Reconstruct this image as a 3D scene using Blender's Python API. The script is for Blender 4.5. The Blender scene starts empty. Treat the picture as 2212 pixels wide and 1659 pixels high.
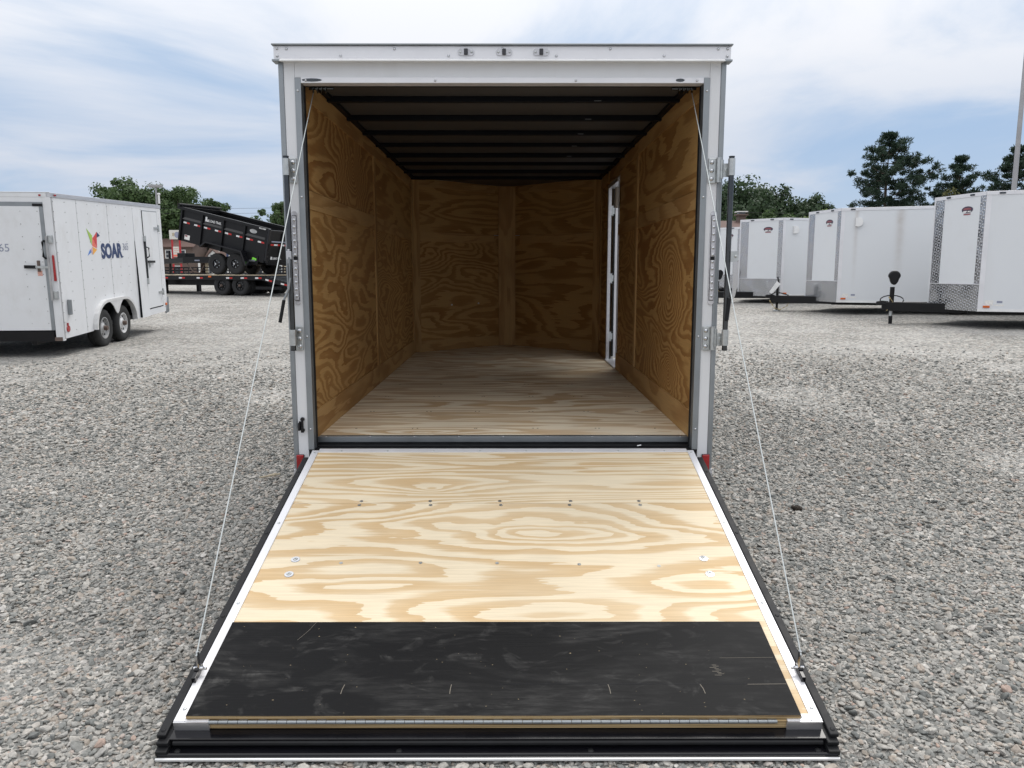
import bpy, bmesh, math, random
import numpy as np
from mathutils import Matrix, Vector

random.seed(7)
R = math.radians
scene = bpy.context.scene
col = scene.collection

# ------------------------------------------------------------------ camera
cam_d = bpy.data.cameras.new("camera")
cam = bpy.data.objects.new("camera", cam_d)
col.objects.link(cam)
cam.location = (0.005, -3.998, 1.434)
cam.rotation_euler = (R(90 - 8.279), 0, R(-0.598))
cam_d.sensor_width = 36.0
cam_d.lens = 36.0 * 1680.1 / 2212.0
cam_d.clip_start = 0.05
cam_d.clip_end = 3000
scene.camera = cam

# ------------------------------------------------------------------ node helpers
def nd(nt, typ, ins=None, **props):
    n = nt.nodes.new(typ)
    for k, v in props.items():
        setattr(n, k, v)
    if ins:
        for k, v in ins.items():
            s = n.inputs[k]
            if isinstance(v, bpy.types.NodeSocket):
                nt.links.new(v, s)
            else:
                s.default_value = v
    return n

def mth(nt, op, a, b=0.0, c=0.0, clamp=False):
    n = nd(nt, 'ShaderNodeMath', {0: a, 1: b, 2: c}, operation=op)
    n.use_clamp = clamp
    return n.outputs[0]

def mixc(nt, fac, a, b, mode='MIX'):
    n = nt.nodes.new('ShaderNodeMix')
    n.data_type = 'RGBA'
    n.blend_type = mode
    for s, v in ((n.inputs[0], fac), (n.inputs[6], a), (n.inputs[7], b)):
        if isinstance(v, bpy.types.NodeSocket):
            nt.links.new(v, s)
        else:
            s.default_value = v if not isinstance(v, tuple) or len(v) == 4 else (*v, 1)
    return n.outputs[2]

def ramp(nt, fac, stops, interp='LINEAR'):
    n = nt.nodes.new('ShaderNodeValToRGB')
    cr = n.color_ramp
    cr.interpolation = interp
    while len(cr.elements) < len(stops):
        cr.elements.new(0.5)
    for e, (p, c) in zip(cr.elements, stops):
        e.position = p
        e.color = (*c, 1) if len(c) == 3 else c
    nt.links.new(fac, n.inputs[0])
    return n.outputs[0]

def g3(v):
    return (v, v, v)

# ------------------------------------------------------------------ sky
SUN_EL, SUN_AZ = R(60), R(25)          # azimuth clockwise from +Y
world = bpy.data.worlds.new("World")
scene.world = world
world.use_nodes = True
nt = world.node_tree
nt.nodes.clear()
tc = nd(nt, 'ShaderNodeTexCoord')
sep = nd(nt, 'ShaderNodeSeparateXYZ', {0: tc.outputs['Generated']})
z = mth(nt, 'MAXIMUM', sep.outputs[2], 0.0)
sky = nd(nt, 'ShaderNodeTexSky', sky_type='NISHITA', sun_disc=False,
         sun_elevation=SUN_EL, sun_rotation=SUN_AZ, air_density=1.0, dust_density=1.5, ozone_density=1.5)
zz = mth(nt, 'ADD', z, 0.13)
px = mth(nt, 'DIVIDE', sep.outputs[0], zz)
py = mth(nt, 'DIVIDE', sep.outputs[1], zz)
pv = nd(nt, 'ShaderNodeCombineXYZ', {0: px, 1: mth(nt, 'MULTIPLY', py, 1.0), 2: 44.5})
n1 = nd(nt, 'ShaderNodeTexNoise', {'Vector': pv.outputs[0], 'Scale': 0.70, 'Detail': 7.0, 'Roughness': 0.56, 'Distortion': 0.7})
pv2 = nd(nt, 'ShaderNodeCombineXYZ', {0: mth(nt, 'MULTIPLY', px, 0.8), 1: py, 2: 23.9})
n2 = nd(nt, 'ShaderNodeTexNoise', {'Vector': pv2.outputs[0], 'Scale': 0.27, 'Detail': 3.0, 'Roughness': 0.5})
mask = ramp(nt, mth(nt, 'ADD', mth(nt, 'MULTIPLY_ADD', mth(nt, 'SUBTRACT', z, 0.13), 0.22, mth(nt, 'MULTIPLY', n1.outputs[0], 0.62)), mth(nt, 'MULTIPLY', n2.outputs[0], 0.38)),
            [(0.40, g3(0.0)), (0.59, g3(1.0))], 'EASE')
# thin layer between the clouds: pale blue, whiter and faintly pink towards the horizon
thin = ramp(nt, z, [(0.0, (6.8, 6.5, 6.8)), (0.025, (6.2, 6.2, 6.8)), (0.06, (4.0, 5.1, 6.8)), (0.15, (3.4, 4.7, 6.7)),
                    (0.24, (3.6, 5.0, 7.0)), (0.42, (7.4, 8.2, 9.4)), (1.0, (15.5, 15.8, 16.2))])
cloud = ramp(nt, z, [(0.0, (7.2, 6.9, 7.1)), (0.07, (6.0, 6.3, 7.0)), (0.16, (6.0, 6.5, 7.4)), (0.25, (7.9, 8.1, 8.6)),
                     (0.42, (9.6, 9.8, 10.2)), (1.0, (17.0, 17.0, 17.2))])
clear = mixc(nt, 0.85, sky.outputs[0], thin)
skyc = mixc(nt, mask, clear, cloud)
bg = nd(nt, 'ShaderNodeBackground', {'Color': skyc, 'Strength': 0.1})
wo = nd(nt, 'ShaderNodeOutputWorld', {'Surface': bg.outputs[0]})

# ------------------------------------------------------------------ sun behind thin cloud
sd = bpy.data.lights.new("sun", 'SUN')
sd.energy = 1.4
sd.angle = R(24)
sd.color = (1.0, 0.965, 0.91)
sun = bpy.data.objects.new("sun", sd)
col.objects.link(sun)
sun.location = (12, 30, 40)
dirv = Vector((math.sin(SUN_AZ) * math.cos(SUN_EL), math.cos(SUN_AZ) * math.cos(SUN_EL), math.sin(SUN_EL)))
sun.rotation_euler = dirv.to_track_quat('Z', 'Y').to_euler()

# ------------------------------------------------------------------ exposure
vs = scene.view_settings
vs.view_transform = 'Standard'
vs.look = 'None'
vs.gamma = 1.0
vs.use_curve_mapping = False
vs.exposure = 0.2
scene.render.resolution_x = 1024
scene.render.resolution_y = 768

# ------------------------------------------------------------------ materials
M = {}

def newmat(name):
    m = bpy.data.materials.new(name)
    m.use_nodes = True
    nt = m.node_tree
    nt.nodes.clear()
    out = nd(nt, 'ShaderNodeOutputMaterial')
    bs = nd(nt, 'ShaderNodeBsdfPrincipled')
    nt.links.new(bs.outputs[0], out.inputs[0])
    M[name] = m
    return m, nt, bs

def setin(nt, bs, k, v):
    s = bs.inputs[k]
    if isinstance(v, bpy.types.NodeSocket):
        nt.links.new(v, s)
    else:
        s.default_value = (*v, 1) if isinstance(v, tuple) and len(v) == 3 else v

def simple(name, c, rough=0.5, metal=0.0, var=0.06, scale=6.0, bump=0.0, bscale=60.0, rvar=0.08, stretch=(1, 1, 1), **kw):
    """plain colour with slight mottling of tone and gloss"""
    m, nt, bs = newmat(name)
    tc = nd(nt, 'ShaderNodeTexCoord')
    mp = nd(nt, 'ShaderNodeMapping', {0: tc.outputs['Object'], 3: stretch})
    no = nd(nt, 'ShaderNodeTexNoise', {'Vector': mp.outputs[0], 'Scale': scale, 'Detail': 5.0, 'Roughness': 0.6})
    lo = tuple(max(0, v * (1 - var * 2)) for v in c)
    hi = tuple(min(1, v * (1 + var * 2)) for v in c)
    setin(nt, bs, 'Base Color', ramp(nt, no.outputs[0], [(0.25, lo), (0.75, hi)]))
    setin(nt, bs, 'Roughness', mth(nt, 'ADD', mth(nt, 'MULTIPLY', mth(nt, 'SUBTRACT', no.outputs[0], 0.5), rvar * 4), rough, clamp=True))
    setin(nt, bs, 'Metallic', metal)
    if bump:
        nb = nd(nt, 'ShaderNodeTexNoise', {'Vector': mp.outputs[0], 'Scale': bscale, 'Detail': 3.0})
        bn = nd(nt, 'ShaderNodeBump', {'Height': nb.outputs[0], 'Strength': bump, 'Distance': 0.01})
        setin(nt, bs, 'Normal', bn.outputs[0])
    for k, v in kw.items():
        setin(nt, bs, k, v)
    return m

def grimy(name, c, dirt, rough, amount, streak=(6, 6, 0.7), lowz=None):
    """painted sheet with runs of dirt"""
    m, nt, bs = newmat(name)
    tc = nd(nt, 'ShaderNodeTexCoord')
    mp = nd(nt, 'ShaderNodeMapping', {0: tc.outputs['Object'], 3: streak})
    no = nd(nt, 'ShaderNodeTexNoise', {'Vector': mp.outputs[0], 'Scale': 1.6, 'Detail': 6.0, 'Roughness': 0.65})
    f = ramp(nt, no.outputs[0], [(0.47, g3(0)), (0.80, g3(amount))])
    nb = nd(nt, 'ShaderNodeTexNoise', {'Vector': tc.outputs['Object'], 'Scale': 1.3, 'Detail': 4.0})
    f2 = mth(nt, 'MULTIPLY', ramp(nt, nb.outputs[0], [(0.35, g3(0.2)), (0.7, g3(1))]), f)
    base = mixc(nt, f2, c, dirt)
    setin(nt, bs, 'Base Color', base)
    setin(nt, bs, 'Roughness', mth(nt, 'ADD', mth(nt, 'MULTIPLY', f2, 0.3), rough, clamp=True))
    bn = nd(nt, 'ShaderNodeBump', {'Height': nb.outputs[0], 'Strength': 0.25, 'Distance': 0.02})
    setin(nt, bs, 'Normal', bn.outputs[0])
    return m

grimy('panel_white', (0.665, 0.685, 0.71), (0.45, 0.43, 0.40), 0.30, 0.22, streak=(1.5, 1.5, 0.25))
grimy('old_white', (0.69, 0.70, 0.715), (0.40, 0.38, 0.34), 0.45, 0.45, streak=(2.2, 2.2, 1.5))
grimy('white_paint', (0.665, 0.675, 0.695), (0.44, 0.43, 0.40), 0.36, 0.28, streak=(5, 5, 1.2))
simple('aluminium', (0.62, 0.62, 0.64), 0.42, 0.9, var=0.05, scale=3, stretch=(1, 1, 14), rvar=0.05)
simple('bright_trim', (0.72, 0.72, 0.745), 0.40, 0.30, var=0.03, scale=4, rvar=0.04)
simple('dull_aluminium', (0.29, 0.31, 0.325), 0.45, 0.85, var=0.06, scale=5)
simple('zinc', (0.50, 0.52, 0.52), 0.40, 0.9, var=0.10, scale=25)
simple('chrome', (0.55, 0.56, 0.58), 0.12, 1.0, var=0.02, rvar=0.02)
simple('dark_steel', (0.085, 0.090, 0.095), 0.20, 1.0, var=0.08, scale=10)
simple('black_paint', (0.006, 0.006, 0.007), 0.38, var=0.1, scale=4, rvar=0.05, **{'Specular IOR Level': 0.28})
simple('black_gloss', (0.006, 0.006, 0.008), 0.16, var=0.1, scale=8, rvar=0.06, **{'Specular IOR Level': 0.4})
simple('black_rubber', (0.012, 0.0125, 0.014), 0.52, var=0.15, scale=20, bump=0.15, **{'Specular IOR Level': 0.2})
simple('tyre_rubber', (0.013, 0.013, 0.014), 0.75, var=0.2, scale=14, bump=0.2)
simple('old_tyre', (0.022, 0.022, 0.022), 0.85, var=0.25, scale=12, bump=0.2)
simple('white_rim', (0.66, 0.66, 0.66), 0.35, 0.2, var=0.06, scale=9)
simple('grey_rim', (0.40, 0.40, 0.40), 0.45, 0.4, var=0.15, scale=9)
simple('red_lens', (0.32, 0.006, 0.010), 0.15, var=0.15, scale=40, **{'Coat Weight': 0.6})
simple('amber_lens', (0.62, 0.13, 0.02), 0.2, var=0.1)
simple('clear_lens', (0.55, 0.55, 0.58), 0.16, 0.2, var=0.12, scale=60)
simple('lens_dark', (0.04, 0.04, 0.045), 0.12, 0.3)
simple('dark_liner', (0.064, 0.062, 0.062), 0.55, var=0.06, scale=2)
simple('bow_black', (0.004, 0.005, 0.008), 0.55, **{'Specular IOR Level': 0.15})
simple('tape_white', (0.74, 0.74, 0.74), 0.35, var=0.04)
simple('tape_red', (0.50, 0.018, 0.015), 0.35, var=0.08)
simple('navy', (0.012, 0.035, 0.12), 0.35, var=0.05)
simple('logo_green', (0.36, 0.55, 0.08), 0.35)
simple('logo_red', (0.62, 0.05, 0.05), 0.35)
simple('logo_coral', (0.78, 0.17, 0.11), 0.35)
simple('logo_orange', (0.80, 0.38, 0.05), 0.35)
simple('logo_mauve', (0.55, 0.36, 0.50), 0.35)
simple('logo_blue', (0.03, 0.20, 0.62), 0.35)
simple('grey_print', (0.26, 0.28, 0.36), 0.4)
simple('emblem_dark', (0.045, 0.03, 0.06), 0.35)
simple('emblem_red', (0.25, 0.075, 0.085), 0.35)
simple('lime_decal', (0.22, 0.75, 0.06), 0.35)
simple('sticker_paper', (0.72, 0.71, 0.69), 0.5, var=0.1, scale=30)
simple('warning_sticker', (0.62, 0.34, 0.28), 0.5, var=0.2, scale=50)
simple('deck_wood', (0.50, 0.42, 0.30), 0.7, var=0.12, scale=3)
simple('galvanised_pole', (0.34, 0.34, 0.35), 0.5, 0.5, var=0.05)
simple('sign_red', (0.40, 0.02, 0.025), 0.4)
simple('sign_white', (0.62, 0.61, 0.56), 0.5, var=0.06)
simple('siding_brown', (0.12, 0.085, 0.070), 0.75, var=0.08, stretch=(1, 1, 30), scale=2)
simple('siding_tan', (0.42, 0.36, 0.26), 0.75, var=0.06, stretch=(1, 1, 30), scale=2)
simple('shingle', (0.10, 0.060, 0.050), 0.85, var=0.2, scale=8)
simple('trim_white', (0.70, 0.70, 0.68), 0.5, var=0.04)
simple('glass_dark', (0.03, 0.04, 0.05), 0.08, var=0.1)
simple('brick_red', (0.20, 0.075, 0.05), 0.8, var=0.2, scale=12)
simple('bark', (0.09, 0.07, 0.055), 0.9, var=0.25, scale=6, stretch=(3, 3, 0.6))
simple('wire_white', (0.50, 0.53, 0.53), 0.35, 0.5, var=0.02)
simple('dark_litter', (0.03, 0.022, 0.016), 0.9, var=0.3, scale=40)
simple('blue_sheet', (0.03, 0.05, 0.12), 0.5)
simple('scratch', (0.17, 0.15, 0.12), 0.7)
simple('brass_chain', (0.45, 0.36, 0.20), 0.35, 0.8)

def leafmat(name, a, b, c):
    m, nt, bs = newmat(name)
    ge = nd(nt, 'ShaderNodeNewGeometry')
    setin(nt, bs, 'Base Color', ramp(nt, ge.outputs['Random Per Island'], [(0.0, a), (0.55, b), (1.0, c)]))
    setin(nt, bs, 'Roughness', 0.6)
    setin(nt, bs, 'Specular IOR Level', 0.25)
    tr = nd(nt, 'ShaderNodeBsdfTranslucent', {'Color': (*[v * 1.5 for v in b], 1)})
    mx = nd(nt, 'ShaderNodeMixShader', {0: 0.22, 1: bs.outputs[0], 2: tr.outputs[0]})
    out = [n for n in nt.nodes if n.type == 'OUTPUT_MATERIAL'][0]
    nt.links.new(mx.outputs[0], out.inputs[0])
leafmat('leaf_green', (0.045, 0.078, 0.030), (0.058, 0.098, 0.036), (0.078, 0.122, 0.043))
leafmat('leaf_dark', (0.030, 0.052, 0.026), (0.038, 0.066, 0.031), (0.050, 0.081, 0.036))
leafmat('leaf_bright', (0.075, 0.12, 0.030), (0.10, 0.15, 0.037), (0.125, 0.175, 0.045))
leafmat('leaf_olive', (0.055, 0.060, 0.022), (0.085, 0.088, 0.03), (0.12, 0.115, 0.04))
leafmat('needle', (0.020, 0.036, 0.025), (0.026, 0.047, 0.030), (0.036, 0.060, 0.037))

def plywood(name, su, sv, rings, jag, light, dark, tilt=0.0, eyes=(), soft=0.40, grey=0.0, sharp=False):
    """rotary-cut veneer: contour bands of a stretched field; u (local x) runs along the grain"""
    m, nt, bs = newmat(name)
    tc = nd(nt, 'ShaderNodeTexCoord')
    oi = nd(nt, 'ShaderNodeObjectInfo')
    sd = nd(nt, 'ShaderNodeSeparateColor', {0: oi.outputs['Color']})
    sp = nd(nt, 'ShaderNodeSeparateXYZ', {0: tc.outputs['Object']})
    u, v = sp.outputs[0], sp.outputs[1]
    s0 = mth(nt, 'MULTIPLY', sd.outputs[0], 37.0)
    s1 = mth(nt, 'MULTIPLY', sd.outputs[1], 53.0)
    s2 = mth(nt, 'MULTIPLY', sd.outputs[2], 29.0)
    def nv(ku, kv, sc=1.0, det=2.0, dist=0.0, off=0.0):
        c = nd(nt, 'ShaderNodeCombineXYZ', {0: mth(nt, 'MULTIPLY_ADD', u, ku, s0), 1: mth(nt, 'MULTIPLY_ADD', v, kv, s1),
                                           2: mth(nt, 'ADD', s2, off)})
        return nd(nt, 'ShaderNodeTexNoise', {'Vector': c.outputs[0], 'Scale': sc, 'Detail': det, 'Roughness': 0.5, 'Distortion': dist}).outputs[0]
    h = mth(nt, 'MULTIPLY', nv(su, sv, 1.0, 1.6, 0.35), rings)
    h = mth(nt, 'MULTIPLY_ADD', nv(su * 6, sv * 11, 1.0, 3.5, 0.0, 5.0), jag * 0.8, h)
    h = mth(nt, 'MULTIPLY_ADD', nv(su * 2.2, sv * 26, 1.0, 3.0, 0.0, 8.0), jag * 0.42, h)
    if tilt:
        h = mth(nt, 'MULTIPLY_ADD', v, tilt, h)
    for (u0, v0, a, b, amp) in eyes:
        du = mth(nt, 'MULTIPLY_ADD', mth(nt, 'SUBTRACT', u, u0), 1.0 / a, mth(nt, 'MULTIPLY', mth(nt, 'SUBTRACT', nv(2.2, 6.0, 1.0, 3.0, 0.0, 41.0), 0.5), 1.1))
        dv = mth(nt, 'MULTIPLY_ADD', mth(nt, 'SUBTRACT', v, v0), 1.0 / b, mth(nt, 'MULTIPLY', mth(nt, 'SUBTRACT', nv(1.6, 4.0, 1.0, 3.0, 0.0, 47.0), 0.5), 1.1))
        r2 = mth(nt, 'ADD', mth(nt, 'MULTIPLY', du, du), mth(nt, 'MULTIPLY', dv, dv))
        ex = mth(nt, 'POWER', 2.718, mth(nt, 'MULTIPLY', mth(nt, 'SQRT', mth(nt, 'ADD', r2, 0.02)), -1.0))
        h = mth(nt, 'MULTIPLY_ADD', ex, amp, h)
    s = mth(nt, 'FRACT', h)
    f = ramp(nt, s, [(0.0, g3(0.06)), (soft, g3(0.0)), (0.58 if sharp else 0.72, g3(0.82)), (0.90, g3(1.0)), (0.985 if sharp else 0.965, g3(0.95)), (1.0, g3(0.06))])
    tone = nv(0.9, 1.4, 1.0, 3.0, 0.0, 11.0)
    tone2 = nv(1.8, 4.0, 1.0, 3.0, 0.0, 13.0)
    f = mth(nt, 'MULTIPLY', f, mth(nt, 'ADD', mth(nt, 'MULTIPLY_ADD', tone, 1.1, -0.05), mth(nt, 'MULTIPLY', tone2, 0.8)), clamp=True)
    c = mixc(nt, f, light, dark)
    st = nv(5.0, 260.0, 1.0, 2.0, 0.0, 17.0)
    c = mixc(nt, 1.0, c, ramp(nt, st, [(0.3, g3(0.90)), (0.7, g3(1.06))]), 'MULTIPLY')
    c = mixc(nt, 1.0, c, ramp(nt, nv(1.3, 2.0, 1.0, 4.0, 0, 23.0), [(0.25, g3(0.88)), (0.75, g3(1.08))]), 'MULTIPLY')
    if grey:
        c = mixc(nt, mth(nt, 'MULTIPLY', ramp(nt, nv(3, 3.5, 1.0, 6.0, 0.6, 31.0), [(0.5, g3(0)), (0.78, g3(1))]), grey), c, (0.40, 0.36, 0.30))
    setin(nt, bs, 'Base Color', c)
    setin(nt, bs, 'Roughness', mth(nt, 'MULTIPLY_ADD', st, 0.15, 0.52))
    setin(nt, bs, 'Specular IOR Level', 0.18)
    bn = nd(nt, 'ShaderNodeBump', {'Height': mth(nt, 'MULTIPLY_ADD', f, -0.5, st), 'Strength': 0.12, 'Distance': 0.002})
    setin(nt, bs, 'Normal', bn.outputs[0])

PL, PD = (0.71, 0.61, 0.445), (0.555, 0.395, 0.218)
plywood('ply_ramp_top', 0.45, 5.0, 11.0, 0.80, PL, PD, tilt=7.0, eyes=[(-0.33, -0.40, 0.16, 0.045, 3.4), (0.25, -0.36, 0.4, 0.05, -1.8)], grey=0.12, sharp=True)
plywood('ply_ramp_main', 0.55, 2.8, 10.0, 0.75, PL, PD, tilt=1.5, eyes=[(0.22, -0.76, 0.62, 0.14, 6.5), (-0.62, -1.14, 0.5, 0.07, 2.6), (0.80, -1.12, 0.40, 0.09, 3.0), (0.1, -1.33, 0.6, 0.08, 2.4), (-0.9, -0.62, 0.7, 0.10, -3.0)], grey=0.08, sharp=True)
plywood('ply_floor', 0.60, 2.7, 9.0, 0.6, (0.84, 0.74, 0.57), (0.58, 0.41, 0.24), tilt=1.5, eyes=[(-0.45, 0.25, 0.13, 0.035, 2.6), (-0.40, 0.62, 0.14, 0.04, 2.4)], grey=0.25, sharp=True)
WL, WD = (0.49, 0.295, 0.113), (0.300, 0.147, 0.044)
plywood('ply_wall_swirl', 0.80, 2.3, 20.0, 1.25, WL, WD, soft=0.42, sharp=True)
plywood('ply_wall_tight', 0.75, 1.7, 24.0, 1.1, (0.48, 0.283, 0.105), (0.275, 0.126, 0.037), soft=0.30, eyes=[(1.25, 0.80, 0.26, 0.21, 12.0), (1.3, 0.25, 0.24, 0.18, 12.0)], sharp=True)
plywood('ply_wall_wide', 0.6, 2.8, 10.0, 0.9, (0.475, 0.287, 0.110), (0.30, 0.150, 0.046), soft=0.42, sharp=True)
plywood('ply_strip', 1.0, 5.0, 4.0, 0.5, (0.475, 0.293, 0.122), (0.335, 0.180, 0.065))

def edge_ply(name):
    m, nt, bs = newmat(name)
    tc = nd(nt, 'ShaderNodeTexCoord')
    mp = nd(nt, 'ShaderNodeMapping', {0: tc.outputs['Object'], 3: (2, 2, 260)})
    no = nd(nt, 'ShaderNodeTexNoise', {'Vector': mp.outputs[0], 'Scale': 1.0, 'Detail': 2})
    setin(nt, bs, 'Base Color', ramp(nt, no.outputs[0], [(0.35, (0.20, 0.13, 0.06)), (0.6, (0.52, 0.38, 0.20))]))
    setin(nt, bs, 'Roughness', 0.7)
edge_ply('ply_edge')

def black_ply():
    """painted black plywood, scuffed grey where boots and tyres crossed it"""
    m, nt, bs = newmat('black_ply')
    tc = nd(nt, 'ShaderNodeTexCoord')
    O = tc.outputs['Object']
    def nz(sc, stretch, det, off, dist=0.0):
        mp = nd(nt, 'ShaderNodeMapping', {0: O, 1: (off, off * 1.7, 0), 3: stretch})
        return nd(nt, 'ShaderNodeTexNoise', {'Vector': mp.outputs[0], 'Scale': sc, 'Detail': det, 'Roughness': 0.62, 'Distortion': dist}).outputs[0]
    big = ramp(nt, nz(1.0, (2.2, 6.5, 1), 5, 3.1, 0.8), [(0.48, g3(0)), (0.74, g3(1))])
    fine = ramp(nt, nz(1.0, (9, 60, 1), 4, 7.7), [(0.40, g3(0.15)), (0.75, g3(1))])
    blot = ramp(nt, nz(1.0, (7, 11, 1), 6, 1.3, 1.2), [(0.56, g3(0)), (0.80, g3(1))])
    f = mth(nt, 'ADD', mth(nt, 'MULTIPLY', big, mth(nt, 'MULTIPLY', fine, 0.45)), mth(nt, 'MULTIPLY', blot, mth(nt, 'MULTIPLY', fine, 0.9)), clamp=True)
    c = mixc(nt, f, (0.005, 0.0052, 0.006), (0.115, 0.112, 0.108))
    spk = ramp(nt, nz(1.0, (60, 150, 1), 1, 11.0), [(0.775, g3(0)), (0.79, g3(1))])
    c = mixc(nt, mth(nt, 'MULTIPLY', spk, 0.7), c, (0.50, 0.40, 0.25))
    setin(nt, bs, 'Base Color', c)
    setin(nt, bs, 'Roughness', mth(nt, 'MULTIPLY_ADD', f, 0.3, 0.50, clamp=True))
    setin(nt, bs, 'Specular IOR Level', 0.09)
    gr = nz(1.0, (3, 130, 1), 3, 19.0)
    bn = nd(nt, 'ShaderNodeBump', {'Height': gr, 'Strength': 0.3, 'Distance': 0.003})
    setin(nt, bs, 'Normal', bn.outputs[0])
black_ply()

def stained_panel():
    """white sheet with two brownish runs of dirt from the roof rail"""
    m, nt, bs = newmat('panel_stained')
    tc = nd(nt, 'ShaderNodeTexCoord')
    sp = nd(nt, 'ShaderNodeSeparateXYZ', {0: tc.outputs['Object']})
    no = nd(nt, 'ShaderNodeTexNoise', {'Vector': tc.outputs['Object'], 'Scale': 7.0, 'Detail': 5.0}).outputs[0]
    tot = None
    for y0, w, k in ((-0.34, 0.045, 0.34), (-1.27, 0.085, 0.42), (-2.9, 0.06, 0.3)):
        dy = mth(nt, 'MULTIPLY', mth(nt, 'SUBTRACT', sp.outputs[1], y0), 1.0 / w)
        ga = mth(nt, 'MULTIPLY', mth(nt, 'POWER', 2.718, mth(nt, 'MULTIPLY', mth(nt, 'MULTIPLY', dy, dy), -1.0)), k)
        tot = ga if tot is None else mth(nt, 'ADD', tot, ga)
    fade = mth(nt, 'MULTIPLY', mth(nt, 'SUBTRACT', sp.outputs[2], 0.5), 0.55, clamp=True)
    f = mth(nt, 'MULTIPLY', mth(nt, 'MULTIPLY', tot, fade), mth(nt, 'MULTIPLY_ADD', no, 1.4, 0.3), clamp=True)
    setin(nt, bs, 'Base Color', mixc(nt, f, (0.665, 0.685, 0.71), (0.33, 0.27, 0.22)))
    setin(nt, bs, 'Roughness', mth(nt, 'MULTIPLY_ADD', f, 0.4, 0.30, clamp=True))
stained_panel()

def diamond_plate():
    m, nt, bs = newmat('diamond_plate')
    tc = nd(nt, 'ShaderNodeTexCoord')
    sp = nd(nt, 'ShaderNodeSeparateXYZ', {0: tc.outputs['Object']})
    k = 2 * math.pi / 0.080
    a = mth(nt, 'MULTIPLY', mth(nt, 'ADD', sp.outputs[0], sp.outputs[1]), k)
    b = mth(nt, 'MULTIPLY', mth(nt, 'SUBTRACT', sp.outputs[0], sp.outputs[1]), k)
    h1 = mth(nt, 'MULTIPLY', mth(nt, 'SINE', a), mth(nt, 'SINE', mth(nt, 'MULTIPLY', b, 0.5)))
    h2 = mth(nt, 'MULTIPLY', mth(nt, 'SINE', b), mth(nt, 'COSINE', mth(nt, 'MULTIPLY', a, 0.5)))
    h = mth(nt, 'MAXIMUM', mth(nt, 'MAXIMUM', h1, h2), 0.35)
    lo = nd(nt, 'ShaderNodeTexNoise', {'Vector': tc.outputs['Object'], 'Scale': 3.0, 'Detail': 1.0}).outputs[0]
    b1 = nd(nt, 'ShaderNodeBump', {'Height': lo, 'Strength': 0.35, 'Distance': 0.03})
    bn = nd(nt, 'ShaderNodeBump', {'Height': h, 'Strength': 1.0, 'Distance': 0.014, 'Normal': b1.outputs[0]})
    setin(nt, bs, 'Base Color', (0.42, 0.43, 0.45))
    setin(nt, bs, 'Metallic', 1.0)
    setin(nt, bs, 'Roughness', 0.12)
    setin(nt, bs, 'Normal', bn.outputs[0])
diamond_plate()

STONE = [(0.0, (0.125, 0.130, 0.126)), (0.10, (0.175, 0.180, 0.172)), (0.28, (0.230, 0.231, 0.218)), (0.48, (0.288, 0.280, 0.262)),
         (0.64, (0.338, 0.324, 0.298)), (0.77, (0.395, 0.380, 0.350)), (0.85, (0.345, 0.298, 0.255)), (0.90, (0.290, 0.260, 0.222)), (0.965, (0.47, 0.455, 0.43)), (1.0, (0.345, 0.255, 0.210))]

def gravel_ground():
    m, nt, bs = newmat('gravel_ground')
    tc = nd(nt, 'ShaderNodeTexCoord')
    O = tc.outputs['Object']
    warp = nd(nt, 'ShaderNodeTexNoise', {'Vector': O, 'Scale': 30.0, 'Detail': 1.0})
    wv = nd(nt, 'ShaderNodeVectorMath', {0: O, 1: warp.outputs[1]}, operation='ADD')
    wv2 = nd(nt, 'ShaderNodeVectorMath', {0: warp.outputs[1]}, operation='SCALE')
    wv2.inputs[3].default_value = 0.02
    pos = nd(nt, 'ShaderNodeVectorMath', {0: O, 1: wv2.outputs[0]}, operation='ADD').outputs[0]
    v1 = nd(nt, 'ShaderNodeTexVoronoi', {'Vector': pos, 'Scale': 42.0})
    ve = nd(nt, 'ShaderNodeTexVoronoi', {'Vector': pos, 'Scale': 42.0}, feature='DISTANCE_TO_EDGE')
    sc = nd(nt, 'ShaderNodeSeparateColor', {0: v1.outputs['Color']})
    c = ramp(nt, sc.outputs[0], STONE, 'LINEAR')
    v2 = nd(nt, 'ShaderNodeTexVoronoi', {'Vector': O, 'Scale': 20.0})
    sc2 = nd(nt, 'ShaderNodeSeparateColor', {0: v2.outputs['Color']})
    c = mixc(nt, 1.0, c, ramp(nt, sc2.outputs[1], [(0.0, g3(0.58)), (0.5, g3(1.0)), (1.0, g3(1.45))]), 'MULTIPLY')
    # packed dust between the stones, in patches
    pn = nd(nt, 'ShaderNodeTexNoise', {'Vector': O, 'Scale': 0.55, 'Detail': 6.0, 'Roughness': 0.6}).outputs[0]
    dust = ramp(nt, pn, [(0.45, g3(0.08)), (0.72, g3(0.50))])
    fn = nd(nt, 'ShaderNodeTexNoise', {'Vector': O, 'Scale': 110.0, 'Detail': 2.0}).outputs[0]
    dc = ramp(nt, fn, [(0.3, (0.27, 0.263, 0.252)), (0.7, (0.46, 0.452, 0.438))])
    c = mixc(nt, dust, c, dc)
    c = mixc(nt, 1.0, c, ramp(nt, pn, [(0.25, g3(0.94)), (0.7, g3(1.24))]), 'MULTIPLY')
    setin(nt, bs, 'Base Color', c)
    setin(nt, bs, 'Roughness', 0.85)
    setin(nt, bs, 'Specular IOR Level', 0.2)
    hh = mth(nt, 'MINIMUM', ve.outputs['Distance'], 0.3)
    bn = nd(nt, 'ShaderNodeBump', {'Height': mth(nt, 'MULTIPLY_ADD', sc.outputs[1], 0.25, hh), 'Strength': 0.8, 'Distance': 0.03})
    setin(nt, bs, 'Normal', bn.outputs[0])
gravel_ground()

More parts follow.
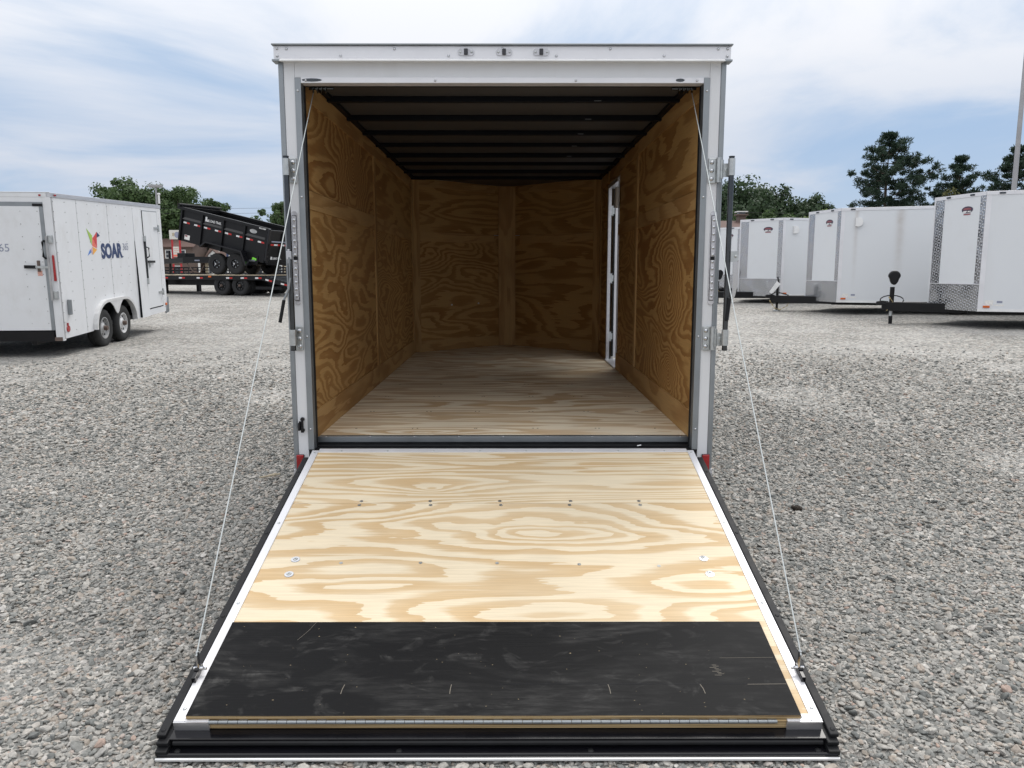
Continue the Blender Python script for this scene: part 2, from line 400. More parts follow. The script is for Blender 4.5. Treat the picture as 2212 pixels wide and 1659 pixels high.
def stone_mat():
    m, nt, bs = newmat('stone')
    at = nd(nt, 'ShaderNodeAttribute', attribute_type='INSTANCER', attribute_name='tint')
    tc = nd(nt, 'ShaderNodeTexCoord')
    no = nd(nt, 'ShaderNodeTexNoise', {'Vector': tc.outputs['Object'], 'Scale': 2.2, 'Detail': 4.0})
    c = ramp(nt, at.outputs['Fac'], STONE)
    c = mixc(nt, 1.0, c, ramp(nt, no.outputs[0], [(0.3, g3(0.78)), (0.7, g3(1.22))]), 'MULTIPLY')
    setin(nt, bs, 'Base Color', c)
    setin(nt, bs, 'Roughness', 0.8)
    setin(nt, bs, 'Specular IOR Level', 0.3)
stone_mat()

# ------------------------------------------------------------------ mesh helpers
class MB:
    def __init__(s):
        s.v, s.f, s.m = [], [], []
    def add(s, vs, fs, mi=0):
        o = len(s.v)
        s.v += [tuple(p) for p in vs]
        for f in fs:
            s.f.append([i + o for i in f])
            s.m.append(mi)
        return s
    def box(s, x0, x1, y0, y1, z0, z1, mi=0, T=None):
        vs = [Vector(p) for p in ((x0, y0, z0), (x1, y0, z0), (x1, y1, z0), (x0, y1, z0), (x0, y0, z1), (x1, y0, z1), (x1, y1, z1), (x0, y1, z1))]
        if T is not None:
            vs = [T @ p for p in vs]
        return s.add(vs, [(0, 3, 2, 1), (4, 5, 6, 7), (0, 1, 5, 4), (1, 2, 6, 5), (2, 3, 7, 6), (3, 0, 4, 7)], mi)
    def bar(s, p0, p1, w, h, up=(0, 0, 1), mi=0):
        """square bar from p0 to p1, w across, h along up"""
        p0, p1 = Vector(p0), Vector(p1)
        d = (p1 - p0)
        L = d.length
        d.normalize()
        a = d.cross(Vector(up))
        if a.length < 1e-4:
            a = d.cross(Vector((0, 1, 0)))
        a.normalize()
        b = a.cross(d)
        T = Matrix((( *a, ), ( *d, ), ( *b, ))).transposed().to_4x4()
        T.translation = p0
        return s.box(-w / 2, w / 2, 0, L, -h / 2, h / 2, mi, T)
    def cyl(s, p0, p1, r, n=12, r1=None, mi=0, caps=True):
        p0, p1 = Vector(p0), Vector(p1)
        r1 = r if r1 is None else r1
        q = (p1 - p0).to_track_quat('Z', 'Y').to_matrix()
        vs = []
        for k, (c, rr) in enumerate(((p0, r), (p1, r1))):
            for i in range(n):
                a = 2 * math.pi * i / n
                vs.append(c + q @ Vector((rr * math.cos(a), rr * math.sin(a), 0)))
        fs = [(i, (i + 1) % n, n + (i + 1) % n, n + i) for i in range(n)]
        if caps:
            fs += [tuple(range(n - 1, -1, -1)), tuple(range(n, 2 * n))]
        return s.add(vs, fs, mi)
    def tube(s, pts, r, n=8, mi=0):
        pts = [Vector(p) for p in pts]
        vs, fs = [], []
        for k, p in enumerate(pts):
            d = (pts[min(k + 1, len(pts) - 1)] - pts[max(k - 1, 0)])
            q = d.to_track_quat('Z', 'Y').to_matrix()
            rr = r[k] if isinstance(r, (list, tuple)) else r
            for i in range(n):
                a = 2 * math.pi * i / n
                vs.append(p + q @ Vector((rr * math.cos(a), rr * math.sin(a), 0)))
        for k in range(len(pts) - 1):
            for i in range(n):
                fs.append((k * n + i, k * n + (i + 1) % n, (k + 1) * n + (i + 1) % n, (k + 1) * n + i))
        fs += [tuple(range(n - 1, -1, -1)), tuple((len(pts) - 1) * n + i for i in range(n))]
        return s.add(vs, fs, mi)
    def prism(s, poly, a, b, axis='z', mi=0):
        """2-D polygon (ccw) extruded from a to b along axis"""
        def P(u, v, w):
            return {'z': (u, v, w), 'x': (w, u, v), 'y': (v, w, u)}[axis]
        n = len(poly)
        vs = [P(u, v, a) for u, v in poly] + [P(u, v, b) for u, v in poly]
        fs = [tuple(range(n - 1, -1, -1)), tuple(range(n, 2 * n))] + [(i, (i + 1) % n, n + (i + 1) % n, n + i) for i in range(n)]
        return s.add(vs, fs, mi)
    def lathe(s, prof, c, axis, n=24, mi=0):
        """profile of (radius, offset) turned about axis through c"""
        c, q = Vector(c), Vector(axis).to_track_quat('Z', 'Y').to_matrix()
        m = len(prof)
        vs, fs = [], []
        for i in range(n):
            a = 2 * math.pi * i / n
            for r, o in prof:
                vs.append(c + q @ Vector((r * math.cos(a), r * math.sin(a), o)))
        for i in range(n):
            j = (i + 1) % n
            for k in range(m - 1):
                fs.append((i * m + k, j * m + k, j * m + k + 1, i * m + k + 1))
        return s.add(vs, fs, mi)
    def dome(s, c, axis, r, h, n=8):
        return s.lathe([(r, 0), (r * 0.86, h * 0.55), (r * 0.5, h * 0.9), (0.0001, h)], c, axis, n)
    def build(s, name, mat, parent=None, T=None, bevel=0.0, smooth=False, seed=None):
        me = bpy.data.meshes.new(name)
        me.from_pydata(s.v, [], s.f)
        for mm in (mat if isinstance(mat, (list, tuple)) else [mat]):
            me.materials.append(M[mm])
        if isinstance(mat, (list, tuple)):
            me.polygons.foreach_set('material_index', s.m)
        if smooth:
            me.polygons.foreach_set('use_smooth', [True] * len(me.polygons))
            try:
                me.set_sharp_from_angle(angle=R(38))
            except Exception:
                pass
        me.update()
        o = bpy.data.objects.new(name, me)
        col.objects.link(o)
        if parent is not None:
            o.parent = parent
        if T is not None:
            o.matrix_local = T
        if bevel:
            b = o.modifiers.new('bevel', 'BEVEL')
            b.width = bevel
            b.segments = 2
            b.limit_method = 'ANGLE'
            b.angle_limit = R(40)
        sd = seed if seed is not None else random.random()
        o.color = (sd, (sd * 7.13) % 1, (sd * 3.71 + 0.3) % 1, 1)
        return o

def bx(name, mat, parent, x0, x1, y0, y1, z0, z1, **kw):
    return MB().box(x0, x1, y0, y1, z0, z1).build(name, mat, parent, **kw)

def frame(O, U, V):
    U, V = Vector(U).normalized(), Vector(V).normalized()
    W = U.cross(V).normalized()
    T = Matrix((( *U, ), ( *V, ), ( *W, ))).transposed().to_4x4()
    T.translation = Vector(O)
    return T

def plate(name, mat, parent, O, U, V, su, sv, t=0.01, **kw):
    """sheet su x sv x t lying in the plane of U and V, its good face towards U x V"""
    return MB().box(0, su, 0, sv, -t, 0).build(name, mat, parent, T=frame(O, U, V), **kw)

def thing(name, label, cat, T=None, group=None, loc=None, rz=0):
    o = bpy.data.objects.new(name, None)
    col.objects.link(o)
    o.empty_display_size = 0.3
    if T is not None:
        o.matrix_world = T
    if loc is not None:
        o.location = loc
        o.rotation_euler = (0, 0, rz)
    return tag(o, label, cat, group)

def tag(o, label, cat, group=None):
    o['label'] = label
    o['category'] = cat
    if group:
        o['group'] = group
    return o

def stuff(o):
    o['kind'] = 'stuff'
    return o

def text_mesh(name, body, size, mat, parent, T, bold=0.0, depth=0.002, align='LEFT', sx=1.0, shear=0.0):
    cu = bpy.data.curves.new(name + '_curve', 'FONT')
    cu.body = body
    cu.size = size
    cu.offset = bold
    cu.extrude = depth
    cu.align_x = align
    cu.shear = shear
    cu.resolution_u = 3
    tmp = bpy.data.objects.new(name + '_tmp', cu)
    col.objects.link(tmp)
    bpy.context.view_layer.update()
    me = bpy.data.meshes.new_from_object(tmp.evaluated_get(bpy.context.evaluated_depsgraph_get()))
    bpy.data.objects.remove(tmp)
    bpy.data.curves.remove(cu)
    if sx != 1.0:
        for v in me.vertices:
            v.co.x *= sx
    me.materials.clear()
    me.materials.append(M[mat])
    me.name = name
    o = bpy.data.objects.new(name, me)
    col.objects.link(o)
    o.parent = parent
    o.matrix_local = T
    return o

# ------------------------------------------------------------------ ground
CX, CY = 0.0, -4.0
def sstep(a, b, x):
    t = np.clip((x - a) / (b - a), 0, 1)
    return t * t * (3 - 2 * t)
def ground_z(x, y):
    x, y = np.asarray(x, float), np.asarray(y, float)
    r = np.hypot(x - CX, y - CY)
    rc = np.minimum(r, 42)
    A = 0.02 * np.maximum(rc - 5.5, 0) + 0.006 * np.maximum(rc - 18, 0)
    B = 0.012 * np.clip(x, -20, 20) * np.clip((r - 5.5) / 8, 0, 1)
    w = 0.012 * np.sin(x * 0.9 + 1.0) * np.sin(y * 0.7 + 0.4) * sstep(5, 9, r)
    return -0.032 + 0.03 * sstep(5, 9, r) + A + B + w

def make_ground():
    t = np.linspace(-1, 1, 301)
    ax = np.sinh(t * 5.2) / math.sinh(5.2) * 420
    X, Y = np.meshgrid(ax, ax + 0.0, indexing='xy')
    Z = ground_z(X, Y)
    n = len(ax)
    vs = np.stack([X.ravel(), Y.ravel(), Z.ravel()], -1)
    i = np.arange(n * n).reshape(n, n)
    fs = np.stack([i[:-1, :-1], i[:-1, 1:], i[1:, 1:], i[1:, :-1]], -1).reshape(-1, 4)
    me = bpy.data.meshes.new('ground')
    me.from_pydata(vs.tolist(), [], fs.tolist())
    me.polygons.foreach_set('use_smooth', [True] * len(me.polygons))
    me.materials.append(M['gravel_ground'])
    o = bpy.data.objects.new('ground', me)
    col.objects.link(o)
    o['kind'] = 'structure'
    return o
make_ground()

def make_gravel():
    rng = np.random.default_rng(11)
    pts, scl, rot, tint = [], [], [], []
    for r0, r1, sp, s in ((1.4, 4.6, 0.0155, 1.0), (4.6, 7.2, 0.0200, 1.18), (7.2, 14.0, 0.029, 1.55)):
        ax = np.arange(-r1, r1, sp)
        ay = np.arange(CY + 0.9, CY + r1, sp)
        X, Y = np.meshgrid(ax, ay)
        X = X + rng.uniform(-0.62, 0.62, X.shape) * sp
        Y = Y + rng.uniform(-0.62, 0.62, Y.shape) * sp
        d = np.hypot(X - CX, Y - CY)
        half = 0.74 * (Y - CY) + 1.5
        k = (d >= r0) & (d < r1) & (np.abs(X) < half)
        k &= ~((np.abs(X) < 0.93) & (Y > -1.70))
        k &= ~((np.abs(X) < 1.25) & (Y > 0.9))
        if r0 > 7:
            k &= rng.random(X.shape) < np.clip((14.3 - d) / 7.0, 0.03, 1) ** 1.4
        x, y = X[k], Y[k]
        big = np.where(rng.random(len(x)) < 0.05, 1.75, 1.0)
        pat = np.sin(x * 1.3 + 0.8 * y + 0.5) + np.sin(2.1 * y - 0.9 * x + 2.0) + 0.8 * np.sin(0.6 * x * y * 0.5 + 3.1 * x) + 0.6 * np.sin(4.3 * y + 1.0)
        pat = np.clip((pat - 0.6) / 1.6, 0, 1)
        size = np.exp(rng.normal(0, 0.36, len(x))) * 0.0085 * s * big * (1 - 0.30 * pat)
        size = np.clip(size, 0.004, 0.024)
        size = np.where(rng.random(len(x)) < 0.62 * pat, 0.003, size)
        zz = ground_z(x, y) + size * rng.uniform(0.05, 0.45, len(x))
        pts.append(np.stack([x, y, zz], -1))
        scl.append(size)
        rot.append(np.stack([rng.normal(0, 0.35, len(x)), rng.normal(0, 0.35, len(x)), rng.uniform(0, 6.28, len(x))], -1))
        tint.append(np.clip(rng.random(len(x)), 0, 1))
    P, S, Ro, Ti = np.concatenate(pts), np.concatenate(scl), np.concatenate(rot), np.concatenate(tint)
    me = bpy.data.meshes.new('gravel')
    me.vertices.add(len(P))
    me.vertices.foreach_set('co', P.astype(np.float32).ravel())
    a = me.attributes.new('size', 'FLOAT', 'POINT'); a.data.foreach_set('value', S.astype(np.float32))
    a = me.attributes.new('turn', 'FLOAT_VECTOR', 'POINT'); a.data.foreach_set('vector', Ro.astype(np.float32).ravel())
    a = me.attributes.new('tint', 'FLOAT', 'POINT'); a.data.foreach_set('value', Ti.astype(np.float32))
    a = me.attributes.new('pick', 'INT', 'POINT'); a.data.foreach_set('value', rng.integers(0, 8, len(P)).astype(np.int32))
    o = bpy.data.objects.new('gravel', me)
    col.objects.link(o)
    tag(o, 'loose grey, tan and pink gravel stones covering the yard', 'gravel')
    stuff(o)
    pool = bpy.data.collections.new('stone_shapes')
    for i in range(8):
        bm = bmesh.new()
        r2 = random.Random(i)
        for _ in range(17):
            v = Vector((r2.gauss(0, 1), r2.gauss(0, 1), r2.gauss(0, 1))).normalized()
            v *= r2.uniform(0.85, 1.12)
            bm.verts.new((v.x * r2.uniform(1.0, 1.3), v.y * 0.86, v.z * 0.54))
        res = bmesh.ops.convex_hull(bm, input=bm.verts)
        bmesh.ops.delete(bm, geom=[g for g in res['geom_interior'] if isinstance(g, bmesh.types.BMVert)], context='VERTS')
        bmesh.ops.bevel(bm, geom=bm.edges[:], offset=0.10, segments=1, affect='EDGES')
        m2 = bpy.data.meshes.new('stone_shape')
        bm.to_mesh(m2); bm.free()
        m2.materials.append(M['stone'])
        so = bpy.data.objects.new('stone_shape_%d' % i, m2)
        pool.objects.link(so)
    ng = bpy.data.node_groups.new('scatter_gravel', 'GeometryNodeTree')
    ng.interface.new_socket('Geometry', in_out='INPUT', socket_type='NodeSocketGeometry')
    ng.interface.new_socket('Geometry', in_out='OUTPUT', socket_type='NodeSocketGeometry')
    gi = ng.nodes.new('NodeGroupInput'); go = ng.nodes.new('NodeGroupOutput')
    ip = ng.nodes.new('GeometryNodeInstanceOnPoints')
    ci = ng.nodes.new('GeometryNodeCollectionInfo')
    ci.inputs['Collection'].default_value = pool
    ci.inputs['Separate Children'].default_value = True
    ci.inputs['Reset Children'].default_value = True
    def na(name, t):
        n = ng.nodes.new('GeometryNodeInputNamedAttribute')
        n.data_type = t
        n.inputs[0].default_value = name
        return n.outputs[0]
    L = ng.links
    L.new(gi.outputs[0], ip.inputs['Points'])
    L.new(ci.outputs[0], ip.inputs['Instance'])
    ip.inputs['Pick Instance'].default_value = True
    L.new(na('pick', 'INT'), ip.inputs['Instance Index'])
    L.new(na('size', 'FLOAT'), ip.inputs['Scale'])
    e2r = ng.nodes.new('FunctionNodeEulerToRotation')
    L.new(na('turn', 'FLOAT_VECTOR'), e2r.inputs[0])
    L.new(e2r.outputs[0], ip.inputs['Rotation'])
    L.new(ip.outputs[0], go.inputs[0])
    md = o.modifiers.new('scatter', 'NODES')
    md.node_group = ng
make_gravel()

# ------------------------------------------------------------------ wheels (shared by every trailer)
def wheel(parent, x, y, zc, r, w, side, tyre='tyre_rubber', rim='white_rim', holes='lens_dark', hub='black_paint', spokes=8, rim_r=0.56):
    """wheel on the outside `side` (+1 right, -1 left); x is its outer face"""
    ax = (side, 0, 0)
    c = Vector((x - side * w, y, zc))
    rr = r * rim_r
    prof = [(rr * 0.96, 0.0), (r * 0.86, -0.006), (r * 0.955, 0.02), (r, 0.05), (r, w * 0.5 - 0.006), (r - 0.009, w * 0.5 - 0.004), (r - 0.009, w * 0.5 + 0.004),
            (r, w * 0.5 + 0.006), (r, w - 0.05), (r * 0.965, w - 0.022), (r * 0.86, w), (r * 0.72, w - 0.004), (rr * 1.02, w - 0.018), (rr * 0.99, w - 0.03)]
    t = MB().lathe(prof, c, ax, 36).build('wheel', tyre, parent, smooth=True)
    m = MB().lathe([(rr * 1.015, w - 0.014), (rr * 0.94, w - 0.012), (rr * 0.90, w - 0.055), (rr * 0.80, w - 0.062), (rr * 0.42, w - 0.038), (rr * 0.36, w - 0.022), (0.001, w - 0.02)], c, ax, 32)
    m.build('rim', rim, t, smooth=True)
    h = MB()
    q = Vector(ax).to_track_quat('Z', 'Y').to_matrix()
    for i in range(spokes):
        a = 2 * math.pi * (i + 0.5) / spokes
        p = c + q @ Vector((rr * 0.66 * math.cos(a), rr * 0.66 * math.sin(a), w - 0.056))
        h.cyl(p, p + Vector(ax) * 0.012, rr * 0.125, 8)
    stuff(h.build('rim_hole', holes, t))
    MB().cyl(c + Vector(ax) * (w - 0.03), c + Vector(ax) * (w + 0.035), rr * 0.24, 12, rr * 0.2).build('hub', hub, t, smooth=True)
    return t

# ================================================================== the open cargo trailer
trailer = thing('cargo_trailer', 'white enclosed cargo trailer, open at the rear with a plywood ramp lowered onto the gravel', 'trailer',
                loc=(0, 0, 0), rz=R(-0.45))
XO, XI, ZF, ZT, ZC, YL, YN = 1.10, 1.012, 0.544, 2.346, 2.416, 4.48, 5.45

def build_shell(p):
    for s in (-1, 1):
        # rear corner post, its inner trim and the outer corner moulding
        a, b = sorted((s * 1.020, s * 1.074))
        bx('rear_post', 'white_paint', p, a, b, 0.0, 0.07, 0.372, 2.446, bevel=0.003)
        a, b = sorted((s * 0.990, s * 1.0205))
        bx('opening_trim', 'dull_aluminium', p, a, b, -0.006, 0.06, 0.505, 2.372, bevel=0.002)
        a, b = sorted((s * 1.0735, s * 1.100))
        bx('corner_moulding', 'dull_aluminium', p, a, b, -0.004, 0.06, 0.400, 2.446, bevel=0.006)
        a, b = sorted((s * 1.02, s * 1.102))
        m = MB().box(a, b, -0.008, 0.05, 0.356, 0.398).box(a, b, -0.014, 0.05, 0.352, 0.360).box(a, b, -0.012, 0.05, 0.376, 0.383)
        m.build('bottom_rail_end', 'aluminium', p)
        # side skin
        m = MB()
        a, b = sorted((s * 1.072, s * 1.095))
        if s < 0:
            m.box(a, b, 0.06, YL, 0.40, 2.44)
        else:
            m.box(a, b, 0.06, 3.08, 0.40, 2.44).box(a, b, 3.08, 3.96, 2.28, 2.44).box(a, b, 3.96, YL, 0.40, 2.44).box(a, b, 3.08, 3.96, 0.40, 0.53)
        m.build('side_wall', 'panel_white', p)
        a, b = sorted((s * 1.06, s * 1.10))
        bx('bottom_rail', 'aluminium', p, a, b, 0.052, YL, 0.356, 0.398)
        a, b = sorted((s * 1.04, s * 1.112))
        bx('roof_rail', 'aluminium', p, a, b, 0.045, YL, 2.441, 2.515, bevel=0.004)
        # v-nose skin and rail
        d = Vector((-s * 1.095, YN - YL + 0.07, 0))
        L = d.length
        nrm = Vector((s * d.y * s * s, 0, 0))
        U = d.normalized()
        O = Vector((s * 1.095, YL + 0.001, 0.40))
        if s > 0:
            plate('nose_wall', 'panel_white', p, O, U, (0, 0, 1), L - 0.004, 2.04, 0.02)
        else:
            plate('nose_wall', 'panel_white', p, O + U * (L - 0.004), -U, (0, 0, 1), L - 0.004, 2.04, 0.02)
        # fender and wheels outside
        m = MB().prism([(1.75, 0.42), (3.65, 0.42), (3.55, 0.72), (3.25, 0.86), (2.15, 0.86), (1.85, 0.72)], *sorted((s * 1.101, s * 1.31)), axis='x')
        m.build('fender', 'aluminium', p, bevel=0.01)
        for yy in (2.28, 3.10):
            wheel(p, s * 1.295, yy, 0.315, 0.335, 0.19, s)
    for s in (-1, 1):
        bx('door_gasket', 'black_rubber', p, *sorted((s * 0.9865, s * 0.9895)), 0.045, 0.069, 0.512, 2.345)
    # header, its lower trim, the cap rail with its two lips
    bx('rear_header', 'white_paint', p, -1.0195, 1.0195, 0.001, 0.07, 2.373, 2.4455, bevel=0.002)
    bx('opening_trim', 'bright_trim', p, -0.9895, 0.9895, -0.007, 0.06, 2.346, 2.3725, bevel=0.002)
    m = MB().box(-1.114, 1.114, -0.020, 0.04, 2.452, 2.516)
    m.build('top_cap', 'bright_trim', p, bevel=0.003)
    bx('cap_lip', 'dull_aluminium', p, -1.121, 1.121, -0.034, 0.05, 2.5165, 2.525, bevel=0.003)
    for s in (-1, 1):
        bx('cap_foot', 'dull_aluminium', p, *sorted((s * 1.082, s * 1.119)), -0.036, 0.03, 2.441, 2.4515, bevel=0.002)
    m = MB().add([(-1.0815, -0.046, 2.4435), (1.0815, -0.046, 2.4435), (1.0815, -0.019, 2.4575), (-1.0815, -0.019, 2.4575), (-1.0815, -0.046, 2.440), (1.0815, -0.046, 2.440), (1.0815, 0.03, 2.4465), (-1.0815, 0.03, 2.4465)],
                 [(0, 1, 2, 3), (4, 5, 1, 0), (7, 6, 5, 4), (3, 2, 6, 7), (0, 3, 7, 4), (1, 5, 6, 2)])
    m.build('drip_edge', 'tape_white', p)
    # rivets on cap and trims
    m = MB()
    for u in range(9):
        m.dome((-1.05 + u * 0.2625, -0.0205, 2.502 if u % 2 == 0 else 2.470), (0, -1, 0), 0.0075, 0.006)
    for x in (-1.096, 1.096):
        for zz in (2.503, 2.469):
            m.dome((x, -0.0205, zz), (0, -1, 0), 0.0075, 0.006)
    for x in (-0.965, -0.33, 0.36, 0.955):
        m.dome((x, -0.0075, 2.358), (0, -1, 0), 0.0065, 0.005)
    for x in (-1.006, 1.006):
        for zz in (0.615, 1.10, 1.80, 2.31):
            m.dome((x, -0.0065, zz), (0, -1, 0), 0.0065, 0.005)
    stuff(m.build('rivets', 'chrome', p, smooth=True))
    # scuff of grease at the corner of the opening
    for x0, w in ((-0.985, 0.10), (0.85, 0.045)):
        pts = [(x0 + w * (0.5 + 0.5 * math.cos(a)), 2.360 + 0.008 * math.sin(a)) for a in [i * math.pi / 6 for i in range(12)]]
        MB().prism([(zz, xx) for xx, zz in pts][::-1], -0.0082, -0.0072, axis='y').build('grease_smear', 'dark_steel', p)
    # clearance lights
    for x in (-0.177, 0.008, 0.189):
        pts = [(2.486 + 0.016 * math.sin(a), x + (0.026 if math.cos(a) > 0 else -0.026) + 0.014 * math.cos(a)) for a in [i * math.pi / 8 + 0.01 for i in range(16)]]
        l = MB().prism(pts[::-1], -0.026, -0.0205, axis='y').build('clearance_light', 'clear_lens', p)
        bx('light_core', 'lens_dark', l, x - 0.0095, x + 0.0095, -0.036, -0.0262, 2.472, 2.501, bevel=0.003)
        m = MB()
        for dx in (-0.028, 0.028):
            m.dome((x + dx, -0.0262, 2.486), (0, -1, 0), 0.006, 0.004)
        stuff(m.build('light_screws', 'zinc', l, smooth=True))
    # roof
    poly = [(-1.10, 0.05), (1.10, 0.05), (1.10, YL), (0, YN + 0.08), (-1.10, YL)]
    MB().prism(poly, 2.443, 2.47).build('roof', 'aluminium', p)
    poly = [(-XI, 0.0705), (XI, 0.0705), (XI, YL), (0.0, YN), (-XI, YL)]
    MB().prism(poly, ZC, ZC + 0.012).build('ceiling_liner', 'dark_liner', p)
    bx('header_back', 'bow_black', p, -0.99, 0.99, 0.0705, 0.10, 2.350, 2.4155)
    y = 0.63
    while y < 4.46:
        hw = XI - 0.004 if y < YL else max(0.1, (XI - 0.01) * (YN - y) / (YN - YL) - 0.03)
        dz = random.uniform(-0.003, 0.003)
        bx('roof_bow', 'bow_black', p, -hw, hw, y - 0.022, y + 0.022, 2.384 + dz, ZC - 0.001, bevel=0.004)
        if y < 3:
            bx('bow_glint', 'dull_aluminium', p, 0.515, 0.555, y - 0.0235, y - 0.0225, 2.3885, 2.3915)  # thin pale strip standing in for a reflected glint on the bow
        y += 0.54
    for s in (-1, 1):
        a, b = sorted((s * 0.972, s * (XI - 0.001)))
        bx('roof_angle', 'bow_black', p, a, b, 0.101, YL - 0.02, 2.398, ZC - 0.0015)
    # chassis below the floor
    m = MB()
    for x in (-0.75, 0.75):
        m.box(x - 0.03, x + 0.03, 0.10, 5.0, 0.36, 0.50)
    for k in range(9):
        m.box(-1.03, 1.03, 0.20 + k * 0.55, 0.25 + k * 0.55, 0.44, 0.498)
    m.build('chassis', 'black_paint', p)
    m = MB()
    for s in (-1, 1):
        m.bar((s * 0.75, 4.6, 0.41), (0, 6.6, 0.41), 0.06, 0.12)
    m.cyl((0, 6.3, -0.02), (0, 6.3, 0.9), 0.035)
    m.box(-0.1, 0.1, 6.2, 6.4, -0.035, -0.02)
    m.build('tongue', 'black_paint', p)
build_shell(trailer)

def build_interior(p):
    # floor sheets, grain across the trailer
    ys = [0.172, 1.06, 2.28, 3.50]
    for i, y0 in enumerate(ys):
        y1 = ys[i + 1] - 0.003 if i < 3 else YL
        if i < 3:
            bx('floor_sheet', 'ply_floor', p, -XI, XI, y0, y1, 0.525, ZF, seed=0.11 + 0.17 * i)
        else:
            MB().prism([(-XI, y0), (XI, y0), (XI, YL), (0.0, YN), (-XI, YL)], 0.525, ZF).build('floor_sheet', 'ply_floor', p, seed=0.83)
    m = MB()
    for yy in (0.36, 0.90, 1.50, 2.1, 2.7):
        for k in range(6):
            for dx in (0, 0.022):
                xx = -0.85 + k * 0.34 + random.uniform(-0.02, 0.02)
                m.cyl((xx + dx, yy, ZF - 0.001), (xx + dx, yy, ZF + 0.0008), 0.005, 6)
    stuff(m.build('floor_screws', 'dark_steel', p))
    # side wall sheets
    ST0, ST1, KB, TB = 1.752, 1.850, 0.692, 2.302
    for s in (-1, 1):
        U = (0, -s, 0) if s > 0 else (0, 1, 0)
        def sheet(name, mat, y0, y1, z0, z1, proud=0.0, seed=None, t=0.01):
            x = s * (XI - proud)
            O = (x, y1, z0) if s > 0 else (x, y0, z0)
            return plate(name, mat, p, O, U, (0, 0, 1), y1 - y0, z1 - z0, t, seed=seed)
        if s < 0:
            secs = [(0.072, 2.138, 'ply_wall_swirl', 'ply_wall_tight'), (2.142, YL - 0.002, 'ply_wall_swirl', 'ply_wall_wide')]
            seeds = [(0.37, 0.71), (0.52, 0.19)]
        else:
            secs = [(0.072, 2.058, 'ply_wall_tight', 'ply_wall_wide'), (2.062, 3.078, 'ply_wall_swirl', 'ply_wall_wide'), (3.822, YL - 0.002, 'ply_wall_wide', 'ply_wall_swirl')]
            seeds = [(0.64, 0.33), (0.45, 0.27), (0.91, 0.58)]
        for (y0, y1, ml, mu), (sl, su) in zip(secs, seeds):
            sheet('wall_sheet', ml, y0, y1, ZF + 0.001, ST1 - 0.001, seed=sl)
            sheet('wall_sheet', mu, y0, y1, ST1 + 0.001, ZC - 0.001, seed=su)
            sheet('kick_board', 'ply_strip', y0, y1 - 0.002, ZF + 0.002, KB, 0.012, seed=sl * 0.7, t=0.0115)
            sheet('wall_batten', 'ply_strip', y0, y1 - 0.002, TB, 2.397, 0.008, seed=su * 0.6, t=0.0075)
            sheet('wall_batten', 'ply_strip', y0, y1 - 0.002, ST0, ST1 - 0.003, 0.007, seed=su * 0.8, t=0.0065)
        if s > 0:
            sheet('wall_sheet', 'ply_wall_wide', 3.08, 3.82, 2.285, ZC - 0.001, seed=0.3)
        # batten over the upright seam, corner batten
        yb = 2.14 if s < 0 else 2.06
        O = (s * (XI - 0.0055), yb + 0.032, KB + 0.002) if s > 0 else (s * (XI - 0.0055), yb - 0.032, KB + 0.002)
        MB().box(0, TB - KB - 0.004, 0, 0.064, -0.012, 0).build('wall_batten', 'ply_strip', p, T=frame((s * (XI - 0.0125), yb - 0.032 if s > 0 else yb + 0.032, KB + 0.002), (0, 0, 1), (0, s, 0)), seed=0.4 + 0.1 * s)
        MB().box(0, 1.85, 0, 0.085, -0.012, 0).build('wall_batten', 'ply_strip', p, T=frame((s * (XI - 0.0135), 4.39 if s > 0 else 4.475, ZF + 0.003), (0, 0, 1), (0, s, 0)), seed=0.6 + 0.1 * s)
        # v-nose sheets
        A, B = Vector((s * XI, YL, 0)), Vector((s * 0.085, YN - 0.085, 0))
        d = (B - A)
        L = d.length
        U3 = d.normalized()
        if s > 0:
            U3n, O3 = -U3, B
            inward = Vector((0, 0, 1)).cross(-U3)
        else:
            U3n, O3 = U3, A
        W = U3n.cross(Vector((0, 0, 1)))
        if W.y > 0:
            pass
        def nsheet(name, mat, a, b, z0, z1, proud, seed, t=0.01):
            O = O3 + U3n * a + W * proud
            return plate(name, mat, p, (O.x, O.y, z0), U3n, (0, 0, 1), b - a, z1 - z0, t, seed=seed)
        nsheet('nose_sheet', 'ply_wall_swirl' if s < 0 else 'ply_wall_wide', 0.0, L, ZF + 0.001, ST0 + 0.09, 0, 0.23 if s < 0 else 0.77)
        nsheet('nose_sheet', 'ply_wall_wide', 0.0, L, ST1 + 0.001, ZC - 0.001, 0, 0.43 if s < 0 else 0.12)
        nsheet('nose_batten', 'ply_strip', 0.10, L - 0.10, ST0, ST1, 0.009, 0.5, 0.0085)
        nsheet('nose_batten', 'ply_strip', 0.08, L - 0.08, 2.33, 2.40, 0.009, 0.66, 0.0085)
        nsheet('kick_board', 'ply_strip', 0.03, L - 0.03, ZF + 0.002, 0.668, 0.011, 0.88, 0.0105)
        a0 = 0.0 if s < 0 else L - 0.095
        MB().box(0, 1.86, 0, 0.09, -0.0075, 0).build('nose_batten', 'ply_strip', p, T=frame(Vector((0, 0, ZF + 0.004)) + O3 + U3n * (a0 + 0.092) + W * 0.013, (0, 0, 1), -U3n), seed=0.2)
    MB().box(0, ZC - ZF - 0.008, 0, 0.20, -0.012, 0).build('nose_batten', 'ply_strip', p, T=frame((0.10, YN - 0.115, ZF + 0.004), (0, 0, 1), (-1, 0, 0)), seed=0.9)
    m = MB()
    for xx, zz in ((-0.33, 1.06), (-0.62, 1.055)):
        m.dome((xx, YL + (XI - abs(xx)) / XI * (YN - YL) - 0.03, zz), (0, -1, 0), 0.010, 0.004)
    stuff(m.build('screw_heads', 'tape_white', p))
